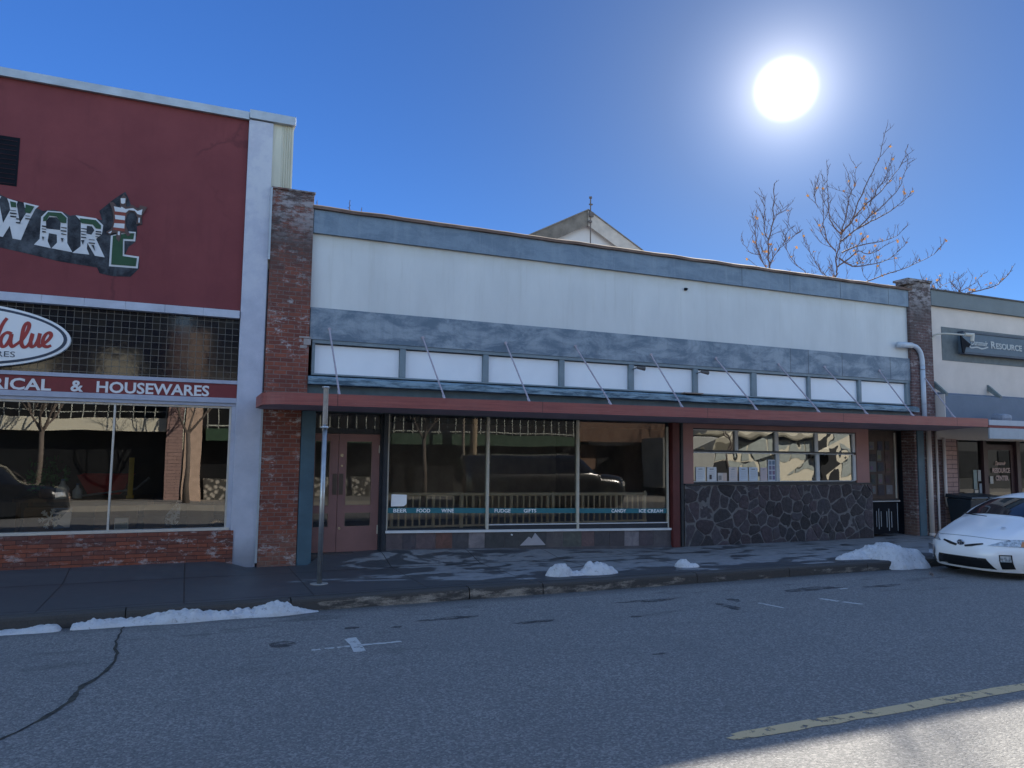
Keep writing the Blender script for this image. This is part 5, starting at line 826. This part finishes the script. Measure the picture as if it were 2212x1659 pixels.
# ---------------------------------------------------------------- cars
def interp(pts, x):
    for (a, u), (b, v_) in zip(pts, pts[1:]):
        if x <= b: return u+(v_-u)*(x-a)/(b-a) if b > a else v_
    return pts[-1][1]
def make_car(name, label, loc, heading, prof, glassz, paint, white=False, hw=.873, length=4.46, group=None):
    """prof: side profile of (u from nose, height) running from the bumper foot over the roof to the tail foot"""
    car = thing(name, label, 'car', (0, 0, 0), group)
    pr = []
    for i in range(len(prof)-1):
        a, b = prof[i], prof[i+1]; n = max(1, int(math.dist(a, b)/.09))
        for k in range(n): pr.append((a[0]+(b[0]-a[0])*k/n, a[1]+(b[1]-a[1])*k/n))
    pr.append(prof[-1])
    for _ in range(3): pr = [pr[0]]+[((pr[i-1][0]+2*pr[i][0]+pr[i+1][0])/4, (pr[i-1][1]+2*pr[i][1]+pr[i+1][1])/4) for i in range(1, len(pr)-1)]+[pr[-1]]
    top = max(p[1] for p in prof); NA = 28
    def hwid(u, w_):
        f = hw
        if w_ > glassz: f = hw*(1-.30*((w_-glassz)/(top-glassz))**1.15*1.0)
        return f
    def S(i, a, off=0):
        u, w_ = pr[min(len(pr)-1, max(0, i))]; fr = max(0, 1-u/1.5); bk = max(0, (u-(length-1.1))/1.1)
        uu = u+(.44*abs(a)**3.2)*min(1, fr*1.4)-(.28*abs(a)**3)*min(1, bk*1.4)
        hh = w_-(.075 if w_ > .62 else 0)*abs(a)**2.6
        if .62 < w_ < glassz+.03 and u < 1.6: hh += .035*math.exp(-((abs(a)-.80)/.12)**2)*min(1, (w_-.62)*6)
        return Vector((uu-off, a*hwid(u, w_), hh))
    w = MB(); n = len(pr)
    for i in range(n):
        for k in range(NA+1): w.v.append(tuple(S(i, -1+2*k/NA)))
    for i in range(n-1):
        for k in range(NA): w.f.append((i*(NA+1)+k, (i+1)*(NA+1)+k, (i+1)*(NA+1)+k+1, i*(NA+1)+k+1)); w.c.append(None)
    # sides: from the upper edge down by belt and sill
    for sd in (-1, 1):
        cols_ = []
        for i in range(n):
            e = S(i, sd); u, w_ = pr[i]; c_ = [tuple(e)]
            zb = min(e.z, glassz-.02); bl = hw*sd if u > .0 else e.y
            for t_, bul in ((0, 0), (.25, .02), (.55, .03), (.8, .0), (1, -.05)):
                z = zb+(.24-zb)*t_ if zb > .24 else e.z-.001*t_
                yb = sd*(hw+bul if w_ > .4 else abs(e.y)); 
                if t_ == 0 and e.z <= glassz: yb = e.y
                c_.append((e.x, yb, z))
            cols_.append(c_)
        b = len(w.v); m_ = 6
        for c_ in cols_: w.v += c_
        for i in range(n-1):
            for k in range(m_-1):
                q = (b+i*m_+k, b+(i+1)*m_+k, b+(i+1)*m_+k+1, b+i*m_+k+1); w.f.append(q if sd > 0 else q[::-1]); w.c.append(None)
    uvw = {'S': S, 'pr': pr}
    body = w.build('body', paint, car, smooth=True)
    bm = bmesh.new(); bm.from_mesh(body.data); bmesh.ops.remove_doubles(bm, verts=bm.verts, dist=.002); bmesh.ops.recalc_face_normals(bm, faces=bm.faces); bm.to_mesh(body.data); bm.free()
    def row_at(z):      # profile index on the nose for a height
        for i, p in enumerate(pr):
            if p[1] >= z: 
                if i == 0: return 0.
                return i-1+(z-pr[i-1][1])/max(1e-6, p[1]-pr[i-1][1])
        return 0.
    def Sf(z, a, off):
        r_ = row_at(z); i = int(r_); t_ = r_-i; A_, B_ = S(i, a), S(i+1, a); q = A_.lerp(B_, t_); 
        nx = 1; d_ = 2.2*abs(a)**2.2*(.44*3.2/hw)*.3; nn = Vector((-1, -0*math.copysign(d_, a), 0))
        sy = math.copysign(min(1.2, .44*3.2*abs(a)**2.2/hw), a); nn = Vector((-1, sy, 0)).normalized()
        return q+nn*off
    def patch(poly, mat, nm, off=.008, par=body, z3=None):   # poly in (lateral a, height z) pinned to the nose surface
        w = MB(); pts = []
        for i in range(len(poly)):
            a, b = poly[i], poly[(i+1) % len(poly)]
            for k in range(5): pts.append((a[0]+(b[0]-a[0])*k/5, a[1]+(b[1]-a[1])*k/5))
        ca = sum(p[0] for p in pts)/len(pts); cz = sum(p[1] for p in pts)/len(pts); R_ = []
        for rr in (1, .75, .5, .25): R_.append([Sf(cz+(p[1]-cz)*rr, ca+(p[0]-ca)*rr, off) for p in pts])
        n_ = len(pts); v = [q for r__ in R_ for q in r__]+[Sf(cz, ca, off)]
        v += [Sf(p[1], p[0], -.02) for p in pts]; B0 = 4*n_+1
        f = [(k*n_+i, k*n_+(i+1) % n_, (k+1)*n_+(i+1) % n_, (k+1)*n_+i) for k in range(3) for i in range(n_)]+[(3*n_+i, 3*n_+(i+1) % n_, 4*n_) for i in range(n_)]+[(i, B0+i, B0+(i+1) % n_, (i+1) % n_) for i in range(n_)]
        w.add(v, f); o = w.build(nm, mat, par); bm = bmesh.new(); bm.from_mesh(o.data); bmesh.ops.recalc_face_normals(bm, faces=bm.faces); bm.to_mesh(o.data); bm.free(); return o
    def glasspatch(u0, u1, amax, nm, mat, off=.007):
        w = MB(); ids = [i for i, p in enumerate(pr) if u0 <= p[0] <= u1 and p[1] > glassz-.12]; K = 20
        for i in ids:
            for k in range(K+1):
                q = S(i, amax*(-1+2*k/K)); w.v.append((q.x-off*.5, q.y, q.z+off))
        for i in range(len(ids)-1):
            for k in range(K): w.f.append((i*(K+1)+k, (i+1)*(K+1)+k, (i+1)*(K+1)+k+1, i*(K+1)+k+1)); w.c.append(None)
        return w.build(nm, mat, car, smooth=True)
    def wheels(us, rad=.315):
        for u in us:
            for sd in (-1, 1):
                y = sd*(hw-.10); wl_ = MB(); wl_.tube([(u, y-.09, rad), (u, y-.07, rad), (u, y+.07, rad), (u, y+.09, rad)], [rad-.03, rad, rad, rad-.03], 28); wh = wl_.build('wheel', plain('tyre_rubber', (.015, .015, .016), .85), car, smooth=True)
                rm = MB(); yy_ = y+sd*.092
                for k in range(7): a = k*2*PI/7; rm.tube([(u, yy_, rad), (u+.19*math.cos(a), yy_, rad+.19*math.sin(a))], .02, 6)
                rm.tube([(u+.20*math.cos(k*PI/12), yy_, rad+.20*math.sin(k*PI/12)) for k in range(25)], .018, 6); rm.build('rim', plain('alloy_rim', (.4, .41, .42), .3, .1, 9, .1, 60, .8), wh)
                ar = MB(); ar.prism([(u+(rad+.07)*math.cos(k*PI/16), rad+(rad+.07)*math.sin(k*PI/16)) for k in range(17)]+[(u-rad-.07, .2), (u+rad+.07, .2)], *(sorted((sd*(hw+.012), sd*(hw+.036))))) ; ar.build('wheel_arch', plain('arch_black', (.01, .01, .01), .8), body)
    car['_'] = 1; del car['_']
    return car, body, patch, glasspatch, wheels, S, pr, Sf
def place(car, loc, ang): car.location = loc; car.rotation_euler = (0, 0, ang)
t = NT('white_car_paint'); t.m.name = 'white_car_paint'; WP = t.fin((.80, .81, .82), .3, t.bump(t.noise(2.5, 2), .02, .01), Coat_Weight=.6, Coat_Roughness=.05)
t = NT('car_glass_dark'); CG = t.fin((.012, .014, .018), .03, None, Specular_IOR_Level=.8)
t = NT('headlamp'); n = t.noise(22, 3); HLM = t.fin(t.mix(t.ramp(n, .35, .65), (.22, .25, .27), (.62, .66, .68)), .12, t.bump(n, .4, .01), Coat_Weight=1, Metallic=.4)
CHR = plain('chrome', (.6, .62, .65), .12, .1, 9, .02, 60, 1); LBLACK = plain('grille_black', (.008, .009, .011), .45)
pro = [(.16, .16), (.05, .22), (.0, .34), (.015, .46), (.05, .60), (.11, .69), (.20, .745), (.55, .88), (.98, 1.00), (1.10, 1.03), (1.5, 1.23), (1.95, 1.415), (2.3, 1.485), (2.8, 1.48), (3.5, 1.36), (4.1, 1.17), (4.40, 1.09), (4.45, .8), (4.46, .4), (4.40, .2)]
car, body, patch, gpatch, wheels, S_, pr_, Sf_ = make_car('parked_car', 'white hatchback parked against the kerb at the right edge, its nose facing left', (0, 0, 0), 0, pro, .98, WP)
ws = gpatch(1.10, 1.95, .90, 'windscreen', CG)
for sg_ in (-1, 1):
    patch([(sg_*.50, .615), (sg_*.66, .70), (sg_*.90, .765), (sg_*1.0, .75), (sg_*.985, .66), (sg_*.80, .625)], HLM, 'headlight', .012)
    patch([(sg_*.90, .745), (sg_*.985, .74), (sg_*.98, .67), (sg_*.92, .67)], plain('amber_lens', (.5, .22, .1), .3), 'indicator', .018)
    fb = patch([(sg_*.70, .215), (sg_*.70, .465), (sg_*.86, .47), (sg_*.87, .23)], LBLACK, 'fog_lamp_recess', .010)
    patch([(sg_*.715, .345), (sg_*.715, .45), (sg_*.845, .455), (sg_*.85, .35)], HLM, 'fog_lamp', .02, fb)
    patch([(sg_*.075, .585), (sg_*.30, .628), (sg_*.42, .648), (sg_*.43, .625), (sg_*.24, .575), (sg_*.10, .555)], LBLACK, 'upper_grille', .010)
gr = patch([(-.50, .385), (.50, .385), (.62, .20), (-.62, .20)], LBLACK, 'lower_grille', .008)
em = MB(); c0 = Sf_(.62, 0, .02)
em.tube([(c0.x-.012, .062*math.cos(k*PI/12), .62+.045*math.sin(k*PI/12)) for k in range(25)], .008, 6); em.tube([(c0.x-.016, .022*math.cos(k*PI/10), .62+.043*math.sin(k*PI/10)) for k in range(21)], .006, 6); em.tube([(c0.x-.016, .05*math.cos(k*PI/10), .638+.016*math.sin(k*PI/10)) for k in range(21)], .006, 6)
ed = MB(); ed.add([(c0.x-.006, .064*math.cos(k*PI/12), .62+.046*math.sin(k*PI/12)) for k in range(24)], [tuple(range(24))]); e_ = ed.build('emblem_disc', plain('emblem_black', (.01, .012, .02), .3), body); em.build('emblem_ring', CHR, e_)
# chrome framed number plate on the kerb side corner of the bumper
q0 = Sf_(.43, .72, .03); pl = MB(); pl.box(-.02, .0, -.12, .14, -.085, .085); po = pl.build('number_plate', CHR, body); po.location = q0; po.rotation_euler = (0, 0, R(-38))
pf = MB(); pf.box(-.026, -.021, -.105, .125, -.02, .07, ).build('plate_face', plain('plate_reflecting', (.33, .27, .25), .25, .3, 30, .1, 60, .5), po); MB().box(-.026, -.021, -.11, .13, -.082, -.05).build('plate_shadow_strip', LBLACK, po)
MB().tube([(S_(0, a/10).x+.02, S_(0, a/10).y, .20) for a in range(-9, 10)], .03, 6).build('bumper_lip', WP, body)
w = MB(); pts_ = []
for a in range(-10, 11): 
    aa = a/12; i = next(k for k, p in enumerate(pr_) if p[1] >= .715); q = S_(i, aa); pts_.append((q.x, q.y, q.z+.0))
w.tube(pts_, .0045, 4); w.build('bonnet_gap', LBLACK, body)
MB().tube([(1.12, -.72, 1.045), (1.30, -.1, 1.10)], .010, 5).tube([(1.10, .2, 1.04), (1.22, .75, 1.06)], .010, 5).build('wiper', LBLACK, ws)
MB().cyl((.62, -.42, .905), .035, .006, n=12).build('bonnet_chip', plain('chip_grey', (.3, .33, .38), .5), body)
for sg_ in (-1,):
    mm = MB(); mm.tube([(1.48, sg_*.86, 1.03), (1.47, sg_*.98, 1.06), (1.47, sg_*1.08, 1.07)], [.03, .085, .06], 10); mm.build('wing_mirror', WP, car, smooth=True)
for sg_ in (-1, 1):
    sw = MB(); pts = [(1.65, 1.0), (2.15, 1.33), (2.9, 1.36), (3.7, 1.14), (3.6, 1.0)]; v = []
    sw.add([(u, sg_*(.885-.33*max(0, z-.98)), z) for u, z in pts], [tuple(range(5))]); sw.build('side_window', CG, car)
MB().tube([(1.45, -.18+.18*math.cos(k*PI/10), 1.0+.16*math.sin(k*PI/10)) for k in range(21)], .016, 6).build('steering_wheel', LBLACK, car)
wheels((.93, 3.63)); place(car, (12.78, -4.32, -.315), 0)
# ---------------------------------------------------------------- the far side of the street, seen in the shop windows
pro2 = [(.10, .40), (.0, .6), (.0, 1.10), (.06, 1.26), (.4, 1.34), (1.45, 1.42), (1.6, 1.46), (2.2, 2.12), (2.5, 2.20), (6.6, 2.18), (6.95, 2.1), (7.05, 1.4), (7.08, .7), (7.0, .40)]
t = NT('black_car_paint'); BP = t.fin((.012, .014, .018), .2, None, Coat_Weight=1, Coat_Roughness=.03)
def suv(lb, loc, ang, nm='parked_suv', paint=BP, k=1.0):
    c_, b_, pa, gp_, wh, S__, p__, sf__ = make_car(nm, lb, (0, 0, 0), 0, pro2, 1.38, paint, hw=.98, length=7.08)
    gp_(1.6, 2.2, .9, 'windscreen', CG)
    for s in (-1, 1): pa([(s*.66, .95), (s*.98, .98), (s*.98, 1.16), (s*.68, 1.12)], plain('bright_headlamp', (.7, .7, .68), .15, .3, 30, .3, 30, .5), 'headlight', .012); MB().add([(u, s*(.998-.3*max(0, z-1.38)), z) for u, z in ((1.85, 1.45), (2.4, 2.02), (6.4, 2.02), (6.8, 1.45))], [(0, 1, 2, 3)]).build('side_window', CG, c_)
    pa([(-.5, .72), (.5, .72), (.5, 1.12), (-.5, 1.12)], CHR, 'grille', .01); wh((1.05, 6.0), .42); place(c_, loc, ang); c_.scale = (k, k, k); return c_
suv('large black vehicle parked on the far side of the street behind the photographer, right', (16.3, -12.8, -.38), PI)
suv('black vehicle parked on the far side of the street behind the photographer, left', (-3.2, -12.8, -.38), PI, k=.78)
FY = -18.7
def block(name, lb, x0, x1, h, mat, cat='building'):
    t_ = thing(name, lb, cat, ((x0+x1)/2, FY, 0)); MB().box(x0, x1, FY-9, FY, -.3, h).build('wall', mat, t_); return t_
CRF = plain('sunny_cream', (.74, .70, .56), .8, .1, 1.5); GRF = plain('dark_green_fascia', (.04, .085, .05), .6, .2); DKF = plain('dark_shopfront', (.012, .013, .015), .35, .3); RLW = plain('railing_white', (.55, .58, .52), .5)
a_ = block('far_shop', 'dark shopfront with a cream balcony across the street, seen only reflected in the hardware window', -16, -.7, 9.5, DKF)  # unseen upper wall made taller to darken the tile band's reflection
MB().box(-14, -.75, FY+.02, FY+1.0, 2.45, 2.95).build('cream_balcony', CRF, a_)
w = MB(); w.box(-14, -.75, FY+.95, FY+.98, 3.62, 3.66).box(-14, -.75, FY+.95, FY+.98, 3.2, 3.23)
for i in range(34): w.box(-14+i*.4, -13.97+i*.4, FY+.95, FY+.98, 2.95, 3.62)
w.build('balcony_railing', RLW, a_)
for x in (-12.5, -9.4, -6.2, -3.2): w = MB().box(x, x+1.4, FY+.003, FY+.03, 3.6, 5.4); w.build('upper_window', CRF, a_)
for x in (-10.2, -.72): MB().box(x, x+.55, FY+.01, FY+1.3, -.12, 6.4).build('brick_pier', BRKP, a_)
MB().box(-9.4, -7.8, FY+.01, FY+.06, .6, 1.5).build('poster_panel', CRF, a_)
b_ = block('far_green_shop', 'dark shopfront with a deep green fascia and balcony across the street, seen only reflected', -.15, 17.4, 7.5, DKF)
MB().box(.62, 17.0, FY+.01, FY+1.3, 2.15, 2.6).build('green_fascia', GRF, b_)
w = MB(); w.box(.62, 17, FY+1.2, FY+1.25, 2.68, 2.72).box(.62, 17, FY+1.2, FY+1.25, 3.45, 3.5)
for i in range(42): w.box(.65+i*.39, .68+i*.39, FY+1.2, FY+1.25, 2.6, 3.45)
w.build('balcony_railing', RLW, b_); MB().box(.66, 16.8, FY+.01, FY+.05, 3.5, 5.0).build('upper_wall', plain('upper_grey', (.16, .16, .15), .8), b_)
MB().box(-.1, .5, FY+.01, FY+1.3, -.12, 6.4).build('brick_pier', plain('tan_brick', (.60, .44, .34), .85), b_)
t = NT('river_stones'); v = t.n.new('ShaderNodeTexVoronoi'); v.inputs['Scale'].default_value = 6; t.l.new(t.tc.outputs['Object'], v.inputs['Vector']); MB().box(.62, 8.0, FY+.01, FY+.35, -.12, .7).build('stone_riser', t.fin(t.mix(t.ramp(v.outputs['Distance'], .3, .6), (.42, .40, .36), (.06, .06, .055)), .8), b_)
c_ = block('far_brick_building', 'sunlit brown brick building across the street, seen only reflected in the big window', 17.6, 24.0, 5.5, brick('tan_brown_brick', (.25, .14, .09), (.19, .11, .08), (.28, .25, .22), .215, .075, .01))
MB().box(18.6, 20.2, FY+.01, FY+.05, -.1, 2.2).box(21.2, 23.6, FY+.01, FY+.05, -.1, 2.2).build('shopfront', DKF, c_); MB().box(17.7, 23.9, FY+.05, FY+.9, 2.25, 2.42).build('awning', DKF, c_)
e_ = block('far_yellow_building', 'sunlit pale yellow building with grey windows across the street, seen only reflected', 24.1, 40, 6.5, plain('pale_yellow_render', (.64, .60, .48), .85, .08, 1.5))
GWN = plain('grey_window', (.34, .38, .36), .3)
for x in (24.6, 25.9, 27.3, 28.7, 30.1, 31.3): MB().box(x, x+1.05, FY+.02, FY+.05, 1.55, 2.5).build('window', GWN, e_)
MB().box(24.3, 33.0, FY+.06, FY+.5, 2.5, 2.72).build('dark_beam', DKF, e_); MB().box(24.4, 29.2, FY+.06, FY+.3, -.1, 1.45).build('dark_shopfront', DKF, e_); MB().box(32.6, 33.5, FY+.1, FY+.6, -.1, 3.6).build('dark_post', DKF, e_)
MB().prism([(26.5, .3), (31.8, .3), (26.5, 1.5)], FY+.32, FY+.4).build('grey_blind', GWN, e_)
for x in (34.6, 37.4): MB().box(x, x+1.7, FY+.02, FY+.05, 2.55, 3.9).box(x, x+1.7, FY+.02, FY+.05, .6, 2.05).build('window', GWN, e_); MB().box(x, x+1.7, FY+.02, FY+.10, 2.15, 2.45).build('red_sill', plain('red_sill', (.30, .08, .05), .7), e_)
w = MB(); w.tube([(24.3, FY+.6, 3.4), (32.4, FY+.6, 3.4)], .66, 14); w.build('rounded_awning', CRF, e_)
bt_ = thing('box_trailer', 'pale grey box trailer parked across the street, seen only reflected in the big window', 'trailer', (21.7, -16.7, 0)); MB().box(20.6, 23.6, -17.6, -15.9, .25, 2.6).build('box_body', plain('trailer_grey', (.30, .31, .29), .6, .1), bt_, bevel=.05)
for x in (21.4, 22.6): MB().cyl((x, -16.05, .22), .33, .18, 'y', 20).build('wheel', BLACKM, bt_)
for x, y, r_, h, nm, lb, mt in ((11.3, -16.5, .16, 7.5, 'utility_pole', 'tan wooden utility pole across the street, seen only reflected', plain('pole_tan', (.36, .28, .19), .85, .25, 3, .3, 30, 0, .4, True)), (10.75, -16.3, .07, 6, 'lamp_post', 'thin tan lamp post beside the utility pole across the street', plain('post_tan', (.30, .26, .21), .6))):
    o = MB().tube([(x, y, -.15), (x, y, h)], [r_, r_*.85], 14).build(nm, mt); tag(o, lb, 'pole')
for x, sd, lb in ((.05, 21, 'street tree across the road, seen reflected in the hardware window'), (8.9, 22, 'street tree across the road, seen reflected in the big window'), (-4.6, 24, 'street tree behind the cream balcony side of the road'), (24.5, 23, 'street tree before the brick building across the road')):
    t_ = thing('street_tree', lb, 'tree', (x, -15.9, -.12), 'street trees on the far pavement'); rr = random.Random(sd); tr_ = MB(); tr_.tube([(x, -15.9, -.14), (x+.03, -15.9, 1.2), (x-.04, -15.92, 2.4)], [.12, .085, .075], 10); tr_.build('trunk', BARK2, t_, smooth=True); br = MB()
    def grow(p, d, l, r_, dep):
        q = [p]; 
        for k in range(4): d = (d+Vector((rr.uniform(-.25, .25), rr.uniform(-.25, .25), rr.uniform(-.05, .2)))).normalized(); q.append(q[-1]+d*l/4)
        br.tube(q, [r_, r_*.85, r_*.7, r_*.6, r_*.5], 5, cap=False)
        if dep < 4:
            for k in range(3): grow(q[rr.choice((2, 3, 4))], (d+Vector((rr.uniform(-1, 1), rr.uniform(-1, 1), rr.uniform(-.2, .7)))*.8).normalized(), l*.68, r_*.5, dep+1)
    for k in range(4): grow(Vector((x-.04, -15.92, 2.35)), Vector((math.cos(k*1.6+sd), math.sin(k*1.6+sd), 1.2)).normalized(), 1.5, .05, 0)
    br.build('branches', BARK2, t_)

f_ = block('added_dark_building', 'added dark building at the far right across the street, keeping shop window reflections dark', 40.1, 75, 7.5, plain('dark_render', (.05, .055, .06), .8))  # unseen block added so the right hand shop glass reflects dark
for x in (41, 45, 49, 53, 57): MB().box(x, x+2.6, FY+.02, FY+.05, .6, 2.3).build('window', DKF, f_)
